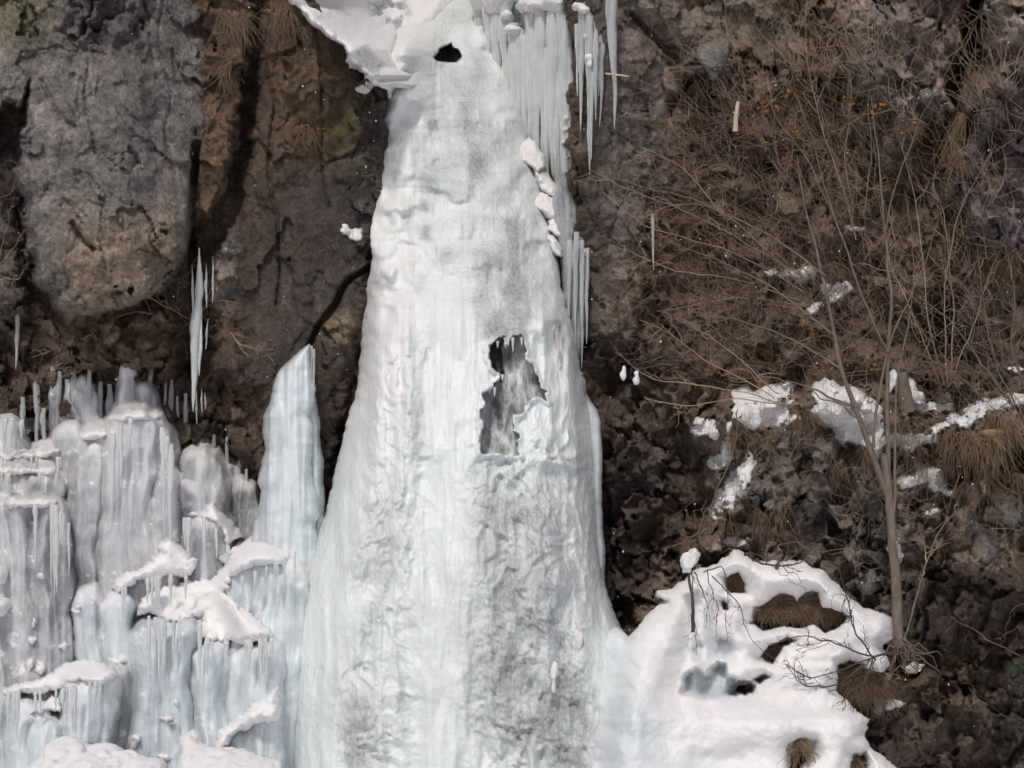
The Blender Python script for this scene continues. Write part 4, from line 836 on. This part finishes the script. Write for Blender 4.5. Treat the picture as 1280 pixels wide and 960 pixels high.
def bank_y(U, V):
    y = np.interp(V, [690,740,800,860,900,960,1060], [-0.95,-1.15,-1.5,-1.85,-2.25,-2.6,-2.9])
    y = y-0.35*sstep(900, 790, U)*sstep(700, 800, V)+0.9*sstep(800, 715, U)+0.35*sstep(1030, 1120, U)*sstep(850, 980, V)
    def g_(u, v, a, b, h, rot=0.0):
        nonlocal y
        c_, s_ = cos(rot), sin(rot); du, dv = U-u, V-v
        y = y-h*np.exp(-(((du*c_+dv*s_)/a)**2+((-du*s_+dv*c_)/b)**2))
    g_(985,722,45,16,0.20); g_(1040,745,30,14,0.18,0.8); g_(930,704,26,12,0.14); g_(915,760,14,40,0.15); g_(880,770,12,50,0.12); g_(985,798,45,10,0.22); g_(1085,785,34,22,0.22)
    g_(945,800,20,16,0.15); g_(830,800,22,60,0.18,0.5); g_(800,870,40,40,0.2); g_(1000,850,60,22,0.14); g_(960,905,90,24,0.25); g_(1060,900,22,30,0.16); g_(868,845,9,22,0.20); g_(1048,925,20,30,0.1)
    g_(860,800,10,40,-0.14); g_(900,815,26,22,-0.22); g_(930,770,12,20,-0.10); g_(845,850,14,30,-0.10); g_(1015,885,50,10,-0.08); g_(910,950,40,16,-0.16); g_(1000,830,40,8,-0.10); g_(940,740,8,26,-0.12)
    return y
def bank_attr(U, V, cv_):
    x_, z_ = (U-640)/100, (480-V)/100
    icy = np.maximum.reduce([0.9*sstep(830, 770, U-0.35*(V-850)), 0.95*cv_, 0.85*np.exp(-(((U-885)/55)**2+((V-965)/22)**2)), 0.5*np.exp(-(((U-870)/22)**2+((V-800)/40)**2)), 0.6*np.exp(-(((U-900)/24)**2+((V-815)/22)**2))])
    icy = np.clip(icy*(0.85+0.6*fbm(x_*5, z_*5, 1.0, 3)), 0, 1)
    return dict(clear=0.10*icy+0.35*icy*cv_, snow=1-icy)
o = relief('snow_bank', BANK, bank_y, M['blue'], None, HOLES_B, 20.0, 0.5, 0.10, 0.045, 1.4, 3.0, 4.0, CAVES_B, bank_attr, 0.014); tag(o, kind='structure')
# ---------------------------------------------------------------- snow patches on ledges
i0, i1 = np.searchsorted(CU, -20), np.searchsorted(CU, 1300); j0, j1 = np.searchsorted(CV, -20), np.searchsorted(CV, 980)
CYB = CY.copy()
for _ in range(10):
    t_ = CYB[j0-1:j1+1, i0-1:i1+1]
    CYB[j0:j1, i0:i1] = (t_[1:-1,1:-1]*2+t_[:-2,1:-1]+t_[2:,1:-1]+t_[1:-1,:-2]+t_[1:-1,2:])/6
def cliff_yb(U, V):
    i = np.clip(np.searchsorted(CU, U), 1, len(CU)-1); j = np.clip(np.searchsorted(CV, V), 1, len(CV)-1); return CYB[j, i], CY[j, i]
def patch(prims, label, cat='snow patch', group='snow patches on the right cliff ledges', th=0.10, off=0.02, h=0.02, name='snow_patch', parent=None, ground=None):
    """snow draped over the rock: thin at a ragged edge, thick in the middle"""
    pr = np.array(prims, float); m = 8
    us = np.arange((pr[:,0]-pr[:,2]).min()-m, (pr[:,0]+pr[:,2]).max()+m, 1.25); vs = np.arange((pr[:,1]-pr[:,3]).min()-m, (pr[:,1]+pr[:,3]).max()+m, 1.25)
    U, V = np.meshgrid(us, vs); x_, z_ = (U-640)/100, (480-V)/100; sd_ = pr[0,0]*0.13
    wx = U+4*fbm(x_*7+sd_, z_*7, 1.0, 3); wz = V+4*fbm(x_*7+sd_, z_*7, 8.0, 3)
    f = np.full(U.shape, -9.0)
    for a in pr:
        d = np.sqrt(((wx-a[0])/(a[2]*1.2))**2+((wz-a[1])/(a[3]*1.2))**2); d = (1-d)*min(a[2], a[3])
        k = 4.0; hh = np.clip(0.5+0.5*(d-f)/k, 0, 1); f = f*(1-hh)+d*hh+k*hh*(1-hh)
    f = f+1.2*noise(x_*22+sd_, z_*22, 3.0)+1.5*fbm(x_*12, z_*12, 5.0, 2)
    yb, yr = cliff_yb(U, V) if ground is None else (np.full(U.shape, ground),)*2
    fe = np.clip(f/9.0, 0, 1); ft = np.sqrt(1-(1-fe)**2)
    y = np.minimum(yb, yr+0.06)+0.06*(1-sstep(0, 2.2, f))-off-th*ft*(1+0.35*fbm(x_*5+sd_, z_*5, 2.0, 3))-0.02*fbm(x_*14, z_*14, 2.0, 2)*ft
    keep = f > -0.9; F = gridfaces(len(vs), len(us)); F = F[keep.ravel()[F].all(1)]
    # keep only the largest connected piece, so that each patch is one piece of snow
    lab = np.arange(U.size)
    for _ in range(400):
        mn = lab[F].min(1); old = lab.copy()
        for q in range(4): np.minimum.at(lab, F[:,q], mn)
        lab = lab[lab]
        if (lab == old).all(): break
    l_ = lab[F[:,0]]; vals, cn = np.unique(l_, return_counts=True); F = F[l_ == vals[cn.argmax()]]
    used = np.unique(F); remap = np.zeros(U.size, int); remap[used] = np.arange(len(used))
    o = mesh(name, P(U, V, y).reshape(-1,3)[used], remap[F], M['snow'], parent); 
    if label: tag(o, label, cat, group)
    return o
patch([(874,535,10,9),(884,533,9,9),(893,543,7,8)], 'small snow patch shaped like a hook, farthest left on the ledge')
patch([(950,512,30,18),(965,496,20,12),(978,486,12,7),(986,480,6,5),(985,523,20,6),(928,500,10,14),(922,490,8,5),(938,528,12,9),(960,520,24,12)], "large snow patch with a raised right tip, left of the dry grass gap")
patch([(913,540,5,14),(908,560,8,14),(897,577,12,10),(910,570,8,10)], "shorter left snow streak of the two sloping down below the patch with a raised tip")
patch([(936,580,6,12),(930,592,10,12),(922,608,12,13),(910,615,5,22),(900,632,6,16),(893,642,4,8)], "longer right snow streak of the two sloping down below the patch with a raised tip")
patch([(1033,490,16,14),(1050,502,26,18),(1065,520,32,20),(1035,520,24,14),(1085,540,18,16),(1085,510,14,10),(1095,560,8,14),(1070,545,24,10)], 'largest snow patch on the ledge, behind the two stems of the bare tree', th=0.14)
patch([(1112,551,14,9),(1135,549,16,8),(1158,548,16,6),(1135,560,8,5),(1172,537,9,6),(1182,532,6,5)], 'low strip of snow along the ledge right of the bare tree')
patch([(1192,523,7,6)], 'single round snow lump on the ledge between the low strip and the arched snow')
patch([(1206,528,10,6),(1222,514,14,8),(1240,506,16,7),(1262,502,18,6),(1285,500,16,6)], 'arched band of snow over straw-coloured grass at the right edge')
patch([(1139,484,6,12),(1146,500,9,10),(1158,509,14,7),(1175,511,14,5),(1186,507,6,3)], 'crescent of snow in a hollow right of the stump')
patch([(1128,602,12,6),(1145,600,16,6),(1152,586,8,10),(1164,592,12,10),(1172,608,12,8),(1186,617,7,4)], 'greyish triangular snow patch below the ledge, right of the tree stems')
patch([(1160,642,5,5),(1168,638,6,4)], 'tiny double snow lump below the triangular patch', h=0.014, th=0.06)
patch([(975,342,16,6),(1000,344,18,8),(1010,336,8,6)], 'thin snow patch among twigs in the middle of the right cliff, left one of two', th=0.06)
patch([(1035,362,10,8),(1052,360,12,9),(1042,372,10,7)], 'thin snow patch among twigs in the middle of the right cliff, right one of two', th=0.06)
patch([(1014,387,6,5),(1022,382,6,4)], 'small snow scrap just below the two thin patches among the twigs', h=0.014, th=0.05)
patch([(1117,686,6,7),(1125,692,4,6)], 'snow lump caught behind the tree trunk', h=0.016, th=0.12, off=0.1)
patch([(1115,880,8,6),(1126,881,7,6)], 'oval snow lump on the brown rock below the tree foot', h=0.016, th=0.09)
patch([(914,677,7,5)], "larger of two snow lumps on rock just above the snow bank's left peak", th=0.08, off=0.08)
patch([(928,680,6,4)], "smaller of two snow lumps on rock just above the snow bank's left peak", th=0.08, off=0.08)
patch([(972,649,5,4)], 'smallest snow lump on the rock above the snow bank beside hanging grass', h=0.012, th=0.06)
patch([(1072,286,10,3)], 'short line of snow on a rock rib high in the twigs', h=0.014, th=0.05)
patch([(1268,463,9,4)], 'faint snow scrap on the grassy slope near the right edge', h=0.014, th=0.04)
patch([(1095,852,10,5),(1105,845,8,4),(1088,842,8,6)], 'torn snow scrap under the roots left of the tree foot', th=0.07, off=0.15)
patch([(1145,832,9,3),(1138,838,8,4)], 'torn snow scrap under the roots right of the tree foot', th=0.07, off=0.15)
patch([(435,288,8,4),(445,292,7,8),(430,284,6,3)], 'small frosty snow patch on the brown slab left of the fall', group='snow on the left rocks', th=0.05, h=0.014)
patch([(455,112,8,5),(462,104,7,4)], 'little snow clump on the slab edge below the upper snow slope', group='snow on the left rocks', th=0.06, h=0.014)

# ---------------------------------------------------------------- plants
def wig(p0, p1, n=7, amp=0.05, sag=0.0):
    p0 = np.asarray(p0, float); p1 = np.asarray(p1, float); t = np.linspace(0, 1, n)[:,None]
    q_ = p0+(p1-p0)*t; L_ = np.linalg.norm(p1-p0)
    w = np.cumsum(rng.normal(0, 1, (n,3)), 0); w -= w[0]+(w[-1]-w[0])*t; q_ += w*amp*L_/max(2, n**0.5)*np.array([1,0.6,1])
    q_[:,2] += sag*L_*4*t[:,0]*(1-t[:,0]); return q_
def smooth(pts, n):
    pts = np.asarray(pts, float); d = np.concatenate([[0], np.cumsum(np.linalg.norm(np.diff(pts, axis=0), axis=1))])
    t = np.linspace(0, d[-1], n); q_ = np.stack([np.interp(t, d, pts[:,i]) for i in range(3)], -1)
    for _ in range(2): q_[1:-1] = 0.25*q_[:-2]+0.5*q_[1:-1]+0.25*q_[2:]
    return q_
def twigs_on(T, path, r, count, length, spread=0.9, sub=2, lo=0.2, bias=(0,0,0.1)):
    """side twigs along a path, pointing forward like the path, each with its own finer twigs"""
    for _ in range(count):
        f = rng.uniform(lo, 0.98); i = min(int(f*(len(path)-1)), len(path)-2)
        p = path[i]+(path[i+1]-path[i])*(f*(len(path)-1)-i)
        d = path[i+1]-path[i]; d = d/(np.linalg.norm(d)+1e-9)+rng.normal(0, spread, 3)*np.array([1,0.45,1])*0.8+np.array(bias); d /= np.linalg.norm(d)
        L_ = length*rng.uniform(0.4, 1.1)*(1.15-f*0.5)
        e = wig(p, p+d*L_, 7, 0.24); T.add(e, np.linspace(r, r*0.3, 7)*rng.uniform(0.7, 1.3), 4)
        if sub > 0: twigs_on(T, e, r*0.62, sub, L_*0.5, spread, 0, 0.25, bias)
def limb_path(pix, y0, y1, n=18, jit=0.012):
    k = len(pix); q_ = np.array([P(u, v, y0+(y1-y0)*i/(k-1)) for i, (u, v) in enumerate(pix)])
    q_ = smooth(q_, n); q_[1:] += np.cumsum(rng.normal(0, jit, (n-1,3)), 0)*0.9; return q_
def one(name, path, r0, r1, mat, parent, sides=8):
    T = Tubes(); T.add(path, np.linspace(r0, r1, len(path)), sides); return T.build(name, M[mat], parent)
# bare tree
tr = empty('bare_tree', P(1122, 800, -1.55), 'bare multi-stemmed tree with a slim grey brown trunk rooted beside the snow bank', 'tree')
trunk = limb_path([(1123,806),(1121,760),(1118,700),(1113,640),(1109,600),(1104,570)], -1.55, -1.5, 26, 0.004)
one('trunk', trunk, 0.062, 0.042, 'bark', tr, 12)
limbs = [([(1112,625),(1095,570),(1075,520),(1055,470),(1042,410),(1030,340),(1015,270),(1000,190)], 0.048, -1.5, -1.2, 9),
         ([(1113,630),(1112,570),(1107,510),(1108,450),(1113,385),(1104,300),(1096,220),(1085,120)], 0.040, -1.5, -1.2, 9),
         ([(1116,650),(1118,590),(1116,530),(1122,470),(1135,400),(1140,320)], 0.026, -1.52, -1.4, 8),
         ([(1092,560),(1096,520),(1104,470),(1118,420),(1150,350),(1175,270)], 0.024, -1.5, -1.3, 8),
         ([(1070,508),(1035,495),(1000,478),(960,470),(925,475)], 0.020, -1.5, -1.55, 7),
         ([(1080,530),(1050,505),(1025,500),(1005,480),(1000,455)], 0.018, -1.55, -1.7, 6),
         ([(1050,460),(1010,440),(960,420),(900,405),(850,400)], 0.016, -1.45, -1.3, 9),
         ([(1044,420),(1000,385),(950,350),(890,320),(830,290)], 0.017, -1.4, -0.9, 10),
         ([(1032,345),(985,310),(930,275),(870,248),(800,232),(735,210)], 0.016, -1.3, -0.7, 10),
         ([(1110,440),(1080,380),(1060,310),(1035,240),(1015,160),(975,80)], 0.018, -1.4, -1.0, 9),
         ([(1104,300),(1120,230),(1150,150),(1185,90),(1222,25)], 0.012, -1.3, -1.2, 5)]
for pix, r, y0, y1, c_ in limbs:
    pth = limb_path(pix, y0, y1, 22, 0.010); lb = one('limb', pth, r*0.8, r*0.12, 'bark', tr, 8)
    T = Tubes(); twigs_on(T, pth, max(0.005, r*0.2), int(c_*1.7), 0.65, 0.75, 4, 0.2); T.build('twigs', M['twig'], lb)['kind'] = 'stuff'
T = Tubes()
for _ in range(16):
    a = P(1122+rng.normal(0,6), 800+rng.uniform(-4,8), -1.6); e = a+np.array([rng.normal(0.05,0.22), rng.uniform(-0.2,0.1), -rng.uniform(0.1,0.45)]); T.add(wig(a, e, 8, 0.3), np.linspace(0.012,0.004,8), 5)
T.build('root', M['bark'], tr)
# arching stem beside the trunk
sp = empty('sapling', P(1132, 795, -1.5), 'thin pale sapling stem arching up to the right of the tree trunk', 'sapling')
pth = limb_path([(1130,798),(1140,770),(1152,735),(1160,700),(1176,665),(1195,640)], -1.55, -1.6, 20, 0.006); one('stem', pth, 0.013, 0.006, 'bark', sp)
T = Tubes(); twigs_on(T, pth, 0.006, 6, 0.4, 0.8, 2, 0.5); T.build('twigs', M['twig'], sp)['kind'] = 'stuff'
# bare bushes on the right cliff
def bush(label, pixpaths, mat='twig', r=0.009, tw=8, L_=0.55, sub=3, y_off=-0.35, spread=0.7, group='bare bushes on the right cliff', name='bare_shrub', y1=None, y0=None):
    b0 = pixpaths[0][0]; yb = cliff_y(*b0)
    rt = empty(name, P(b0[0], b0[1], yb-0.05), label, 'bush', group)
    T2 = Tubes()
    for pix in pixpaths:
        ya = cliff_y(*pix[0])-0.05 if y0 is None else y0; ye = min(cliff_y(min(max(pix[-1][0],0),1279), max(pix[-1][1],2)), ya)+y_off if y1 is None else y1
        pth = limb_path(pix, ya, ye, 18, 0.012); one('branch', pth, r*rng.uniform(0.8,1.2), r*0.35, mat, rt, 5)
        twigs_on(T2, pth, r*0.42, tw, L_, spread, sub, 0.15)
    if T2.n: T2.build('twigs', M[mat], rt)['kind'] = 'stuff'
    return rt
bush("bush with long pale rods rising to the top edge in the right cliff's upper middle", [[(1078,300),(1075,215),(1040,135),(990,80),(955,38)],[(1070,300),(1050,230),(1020,150),(1005,60),(1010,-10)],[(1066,310),(1035,250),(1010,190),(970,150),(960,90)],[(1080,300),(1090,200),(1085,120),(1110,40)],[(1075,310),(1060,200),(1075,100),(1060,20)]], 'twig', 0.0095, 9, 0.6)
bush('bush of arching yellowish rods reaching left toward the icicles', [[(1010,350),(940,305),(860,265),(790,245),(738,214)],[(1005,365),(930,330),(850,305),(790,290),(745,252)],[(1000,375),(920,350),(850,340),(790,320),(768,300)],[(1000,380),(930,372),(870,380),(815,395)],[(1005,360),(950,300),(890,250),(850,200),(800,180)]], 'twig', 0.0095, 14, 0.6)
bush('low bush whose twig tips carry two hanging snow drops', [[(1000,515),(940,495),(870,485),(820,480),(775,445)],[(995,510),(940,480),(880,455),(840,420),(800,400)],[(1000,505),(920,500),(860,515),(800,500)],[(985,500),(930,460),(890,430),(850,400)]], 'twig', 0.010, 9, 0.5)
bush('tangled greyish bush beneath the short pale broken stick', [[(960,270),(920,220),(880,180),(850,150)],[(965,270),(950,200),(930,150),(900,110)],[(955,275),(890,235),(840,200),(790,190)],[(960,280),(900,260),(840,250),(790,270)],[(970,265),(990,190),(1000,130)],[(968,272),(980,210),(960,150)]], 'red_twig', 0.010, 18, 0.5)
bush('bush of straight upright shoots in the right part of the cliff', [[(1185,480),(1180,400),(1185,330),(1205,250),(1250,185)],[(1180,480),(1160,400),(1150,300),(1130,180)],[(1190,480),(1200,380),(1195,300),(1175,230)],[(1185,485),(1220,400),(1240,320),(1275,260)],[(1175,480),(1140,400),(1110,340),(1095,260)]], 'twig', 0.0095, 11, 0.6)
bush('dark branching bush at the right edge above the arched snow', [[(1285,570),(1250,520),(1215,480),(1170,450),(1130,440)],[(1290,540),(1250,470),(1230,400),(1225,320)],[(1288,560),(1260,500),(1215,440),(1190,400),(1150,370)],[(1290,500),(1265,430),(1270,350),(1255,300)]], 'bark', 0.016, 12, 0.6)
bush('thin-twigged bush in the dark middle of the right cliff, above the largest snow patch', [[(960,470),(930,420),(900,380),(860,340)],[(970,470),(980,410),(970,350),(950,310)],[(975,470),(1000,430),(1030,390),(1060,330)],[(965,470),(910,440),(860,430),(820,440)],[(970,475),(960,420),(940,370)]], 'dark_twig', 0.009, 16, 0.5)
bush('yellowish twigs hanging at the right edge of the dark recess', [[(1290,830),(1260,815),(1225,795),(1192,772)],[(1290,780),(1262,790),(1240,800)],[(1290,905),(1250,890),(1215,862)],[(1290,750),(1265,765),(1255,790)]], 'twig', 0.009, 3, 0.3, 1)
bush('drooping dark twigs over the upper snow bank', [[(1135,815),(1085,820),(1040,800),(1000,790),(960,800)],[(1120,815),(1075,830),(1020,845),(985,830)],[(1095,825),(1065,790),(1045,740),(1030,700)],[(1080,830),(1050,850),(1000,855),(975,830)],[(940,700),(980,712),(1000,705),(1010,690)],[(1090,820),(1070,860),(1040,880)]], 'dark_twig', 0.012, 9, 0.45, 3, y1=-2.2, y0=-1.75)
bush('thin weeping twigs hanging in front of the left part of the snow bank', [[(862,700),(866,735),(868,780),(870,820)],[(880,715),(905,705),(912,740),(908,790)],[(868,715),(880,750),(885,790)],[(890,720),(925,750),(945,800),(975,830)],[(884,712),(900,760),(898,800)]], 'dark_twig', 0.007, 7, 0.28, 2, y1=-1.95, y0=-1.5)
bush('bare twig with drooping ends under the ledge, above the left of the snow bank', [[(888,690),(885,650),(890,610),(910,575),(915,545),(912,510)],[(880,690),(870,660),(880,640)],[(885,660),(850,675),(830,680)]], 'bark', 0.014, 5, 0.3, 2)
bush('reddish bare branches spreading left and right under the grey rock', [[(255,408),(215,400),(170,408),(120,440),(60,462)],[(250,410),(200,425),(150,425),(100,432),(40,455)],[(240,400),(190,370),(160,335)],[(235,405),(190,440),(110,455),(70,470)],[(225,400),(215,360),(235,330)],[(255,410),(285,445),(310,440),(335,435)],[(260,408),(290,400),(320,442)],[(270,400),(300,440),(340,445)],[(240,410),(260,370),(300,375)],[(215,400),(160,390),(110,405)]], 'red_twig', 0.011, 8, 0.4, 3, group='bare shrubs on the left rocks', y_off=-0.25)
bush('reddish twigs at the far left edge beside the grey rock', [[(-10,330),(10,290),(18,250)],[(-10,340),(15,320),(32,290)],[(-10,250),(12,240),(22,200)],[(-10,350),(20,345),(30,330)]], 'red_twig', 0.008, 6, 0.25, 2, group='bare shrubs on the left rocks')
# fine brushwood over the whole right cliff
T1, T2 = Tubes(), Tubes()
def brushwood(n, u0, u1, v0, v1, ang, sp_, Lr, T, y_off=0.15, r=0.0036):
    u = rng.uniform(u0, u1, n); v = rng.uniform(v0, v1, n); y = cliff_y(u, v)
    for i in range(n):
        a = radians(ang+rng.normal(0, sp_)); L_ = rng.uniform(*Lr)
        p0 = P(u[i], v[i], y[i]-0.03); e = p0+np.array([cos(a)*L_, -rng.uniform(0.05, y_off+0.25), sin(a)*L_])
        T.add(wig(p0, e, 6, 0.22, 0.05*rng.normal()), np.linspace(r*1.2, r*0.5, 6), 3)
brushwood(1150, 850, 1280, 60, 480, 120, 40, (0.3, 0.9), T1)
brushwood(600, 780, 1080, 150, 460, 150, 35, (0.3, 0.8), T2)
brushwood(160, 900, 1280, -10, 200, 95, 30, (0.3, 1.0), T1)
brushwood(300, 1050, 1280, 300, 720, 110, 45, (0.3, 0.8), T2)
brushwood(160, 860, 1130, 540, 720, 70, 70, (0.2, 0.6), T2)
o = T1.build('brushwood', M['twig']); tag(o, 'fine tan brushwood covering the right cliff', 'brushwood', kind='stuff')
o = T2.build('brushwood', M['red_twig']); tag(o, 'fine reddish brown brushwood covering the right cliff', 'brushwood', kind='stuff')
# dry grass tufts
def tuft(u, v, w, hgt, label, mat='grass', n=200, ang=-90, spr=24, out=0.25, group='dry grass tufts on the right ledge', y=None):
    T = Tubes()
    for _ in range(n):
        du, dv = rng.uniform(-w, w), np.clip(rng.normal(0, 6), -10, 10)
        yb = (cliff_y(u+du, v+dv) if y is None else y)-0.03
        p0 = P(u+du, v+dv, yb); a = radians(ang+rng.normal(0, spr)); L_ = hgt/100*rng.uniform(0.25, 0.95)
        t = np.linspace(0, 1, 5)[:,None]; e = np.array([cos(a)*L_, -out*L_*rng.uniform(0.5,1.6), sin(a)*L_])
        q_ = p0+e*t; q_[:,2] += (0.45*L_*t*(1-t))[:,0]*rng.uniform(0.2,1.0); q_[:,0] += (rng.normal(0,0.12)*L_*t*t)[:,0]
        T.add(q_, np.linspace(0.0045, 0.0015, 5), 3)
    nb = 14; us_ = np.linspace(u-w, u+w, nb); yb_ = np.array([(cliff_y(q, v) if y is None else y) for q in us_])+0.04
    T.add(P(us_, v+4*np.sin(us_), yb_), 0.035+0.015*np.sin(us_*3), 5)
    o = T.build('grass_tuft', M[mat]); tag(o, label, 'grass tuft', group); return o
tuft(1000,515,18,45,'dry brown grass in the gap between the two large snow patches')
tuft(935,540,34,40,'fringe of dry grass hanging below the large left snow patch')
tuft(1060,570,26,60,'thick orange brown grass tuft hanging under the largest snow patch left of the tree stems','grass',220)
tuft(1150,520,45,45,'dry grass around the crescent of snow','grass',200)
tuft(1215,545,40,55,'straw coloured grass mound under the arched snow','straw',260)
tuft(1262,520,26,50,'straw coloured grass at the right edge under the end of the arched snow','straw',200)
tuft(1165,570,34,45,'dry grass below the low strip of snow','grass',180)
tuft(1250,590,40,55,'dark brown grass hanging lower at the right edge','grass',200)
tuft(965,640,26,50,'dead grass hanging like a beard above the snow bank','grass',170)
tuft(895,640,18,45,'dead grass hanging at the dark corner left of the rock face','grass',120)
tuft(1215,90,8,60,'narrow tuft of tan grass in the cleft beside the upper right rock','straw',150,-105,10)
tuft(1200,150,12,70,'long strip of tan grass sloping below the cleft at the upper right','straw',200,-110,12)
tuft(1180,195,26,40,'orange brown grass on the shelf left of the purple grey rock','straw',200,-100,30)
tuft(1130,160,26,30,'rusty grass and litter on the shelf near the upper right','grass',120,-80,50)
tuft(1010,330,40,35,'sparse brown grass above the thin snow patches','grass',120,-90,50)
tuft(1250,320,34,50,'tawny grass on the slope at the right edge','straw',160,-90,35)
tuft(1080,845,24,45,'matted dead grass poking out of the snow bank under the tree','grass',480,-90,40,0.4,'dead grass in the snow bank',-1.25)
tuft(990,755,40,28,'dead grass filling the wide hollow of the snow bank','grass',900,-90,50,0.25,'dead grass in the snow bank',-0.92)
tuft(1036,755,18,30,'dead grass in the right end of the wide hollow','grass',420,-90,40,0.25,'dead grass in the snow bank',-0.92)
tuft(926,722,10,20,'dead grass in the small round hole high in the snow bank','grass',260,-90,40,0.25,'dead grass in the snow bank',-0.72)
tuft(974,815,18,18,'dead grass in the small slit in the middle of the snow bank','grass',340,-90,40,0.25,'dead grass in the snow bank',-1.05)
tuft(1000,930,9,40,'grass clump at the bottom edge in front of the snow bank, left of two','straw',70,-92,40,0.5,'dead grass in the snow bank',-2.3)
tuft(1068,955,9,30,'grass clump at the bottom edge in front of the snow bank, right of two','straw',60,-92,40,0.5,'dead grass in the snow bank',-2.1)
tuft(290,20,16,55,'brown grass hanging on the side of the grey rock at the top','grass',120,-75,20,0.2,'dry grass on the left rocks')
tuft(345,15,22,50,'brown grass hanging at the top of the brown slab','grass',140,-90,16,0.2,'dry grass on the left rocks')
tuft(385,165,14,25,'reddish grass clump in the middle of the brown slab','grass',110,-90,35,0.3,'dry grass on the left rocks')
tuft(285,90,10,40,'brown grass wisps low on the side of the grey rock','grass',60,-80,20,0.2,'dry grass on the left rocks')
# stump, broken sticks, leaves, sprig
st = empty('tree_stump', P(1130, 512, cliff_y(1130,505)-0.1), 'short dark stump with snow on its left side on the ledge', 'stump')
pth = limb_path([(1134,515),(1130,490),(1126,464)], cliff_y(1130,505)-0.15, cliff_y(1130,505)-0.2, 12, 0.004); one('stump_wood', pth, 0.10, 0.055, 'bark', st, 12)
sy = cliff_y(1130,505)-0.27
snow_obj('snow_cap', [(1117,472,sy,5,9,.07),(1112,484,sy,5,7,.06)], st, 0.014, 0.04, 0.012)
T = Tubes(); T.add(limb_path([(919,164),(921,145),(923,126)], -0.25, -0.35, 10, 0.004), np.linspace(0.034, 0.022, 10), 8); o = T.build('broken_stick', M['pale']); tag(o, 'short pale stripped stick standing upright among the dark twigs', 'stick')
T = Tubes(); T.add(limb_path([(757,92),(772,93),(786,94)], 0.3, 0.2, 8, 0.003), np.linspace(0.012, 0.008, 8), 6); o = T.build('broken_stick', M['pale']); tag(o, 'thin pale horizontal stick crossing behind the longest icicle', 'stick')
def drop(u, v, label):
    o = snow_obj('snow_drop', [(u, v+3, -0.9, 4, 5, .05),(u+1.5, v-4, -0.9, 2, 5, .03)], None, 0.009, 0.03, 0.008); tag(o, label, 'snow lump', 'snow drops on twigs')
drop(778, 467, 'snow drop hanging on a twig tip against dark rock, larger left one'); drop(795, 472, 'snow drop hanging on a twig tip against dark rock, smaller right one')
def snowpost():
    r = empty('buried_shrub', P(862, 790, -1.5), 'upright dead stalk with a snow cap at the left of the snow bank', 'shrub')
    one('stalk', limb_path([(866,790),(864,745),(861,705)], -1.75, -1.7, 14, 0.012), 0.022, 0.014, 'dark_twig', r)
    snow_obj('snow_cap', [(861,700,-1.72,9,9,.12),(867,692,-1.72,6,6,.1),(858,708,-1.72,6,8,.1)], r, 0.018, 0.05, 0.02)
snowpost()
def leaves(pts, label, mat='leaf', sz=0.03):
    V=[]; F=[]
    for (u, v, n, s_) in pts:
        for _ in range(n):
            uu, vv = rng.normal(u, s_), rng.normal(v, s_); c = P(uu, vv, cliff_y(uu, vv)-0.35-0.1*rng.random())
            a = rng.normal(0,1,3); a /= np.linalg.norm(a); b_ = np.cross(a, rng.normal(0,1,3)); b_ /= np.linalg.norm(b_); nn = np.cross(a, b_)
            k = len(V); s2 = sz*rng.uniform(0.6,1.3); V += [c-a*s2, c+b_*s2*0.5+nn*s2*0.25, c+a*s2, c-b_*s2*0.5+nn*s2*0.25]; F.append([k,k+1,k+2,k+3])
    o = mesh('dry_leaves', np.array(V), np.array(F), M[mat], smooth=False); tag(o, label, 'dry leaves', kind='stuff')
leaves([(985,115,14,6),(950,140,14,7),(965,130,10,5),(960,170,8,5),(997,163,8,4),(980,205,12,6),(930,190,6,4),(924,165,8,3),(1060,125,8,5),(1095,135,14,8),(1130,155,18,9),(880,465,6,10),(1035,455,10,8),(1060,450,10,8),(1090,460,10,8),(1010,420,8,8),(800,260,6,10),(1240,560,6,10)], 'orange dry leaves caught in the twigs of the right cliff')
def sprig():
    T = Tubes(); r = empty('conifer_sprig', P(1275, 838, -1.6), 'green conifer sprig poking in at the right edge of the dark recess', 'sprig')
    pth = limb_path([(1310,845),(1285,838),(1262,833)], -1.6, -1.75, 14, 0.004); one('stem', pth, 0.008, 0.004, 'dark_twig', r)
    for i in range(150):
        f = rng.random(); p0 = pth[int(f*13)]; d = np.array([-0.6, rng.normal(0,0.5), rng.normal(0,0.8)]); d /= np.linalg.norm(d); T.add(np.stack([p0, p0+d*0.05, p0+d*0.11]), np.array([0.005,0.005,0.001]), 3)
    T.build('needles', M['green'], r)['kind'] = 'stuff'
sprig()
# falling snow
V=[]; F=[]
oc = np.array([[1,0,0],[-1,0,0],[0,1,0],[0,-1,0],[0,0,1],[0,0,-1]], float); of = np.array([[0,2,4],[2,1,4],[1,3,4],[3,0,4],[2,0,5],[1,2,5],[3,1,5],[0,3,5]])
for i in range(420):
    y = rng.uniform(-7, -0.2); c = P(rng.uniform(-200,1480), rng.uniform(-150,1100), y); r = rng.uniform(0.003, 0.008)
    V.append(c+oc*r*rng.uniform(0.7,1.3,(6,3))*np.array([1,1,1.5])); F.append(of+6*i)
o = mesh('falling_snow', np.concatenate(V), np.concatenate(F), M['snow']); tag(o, 'scattered snowflakes falling in front of the cliff', 'snowflakes', kind='stuff')
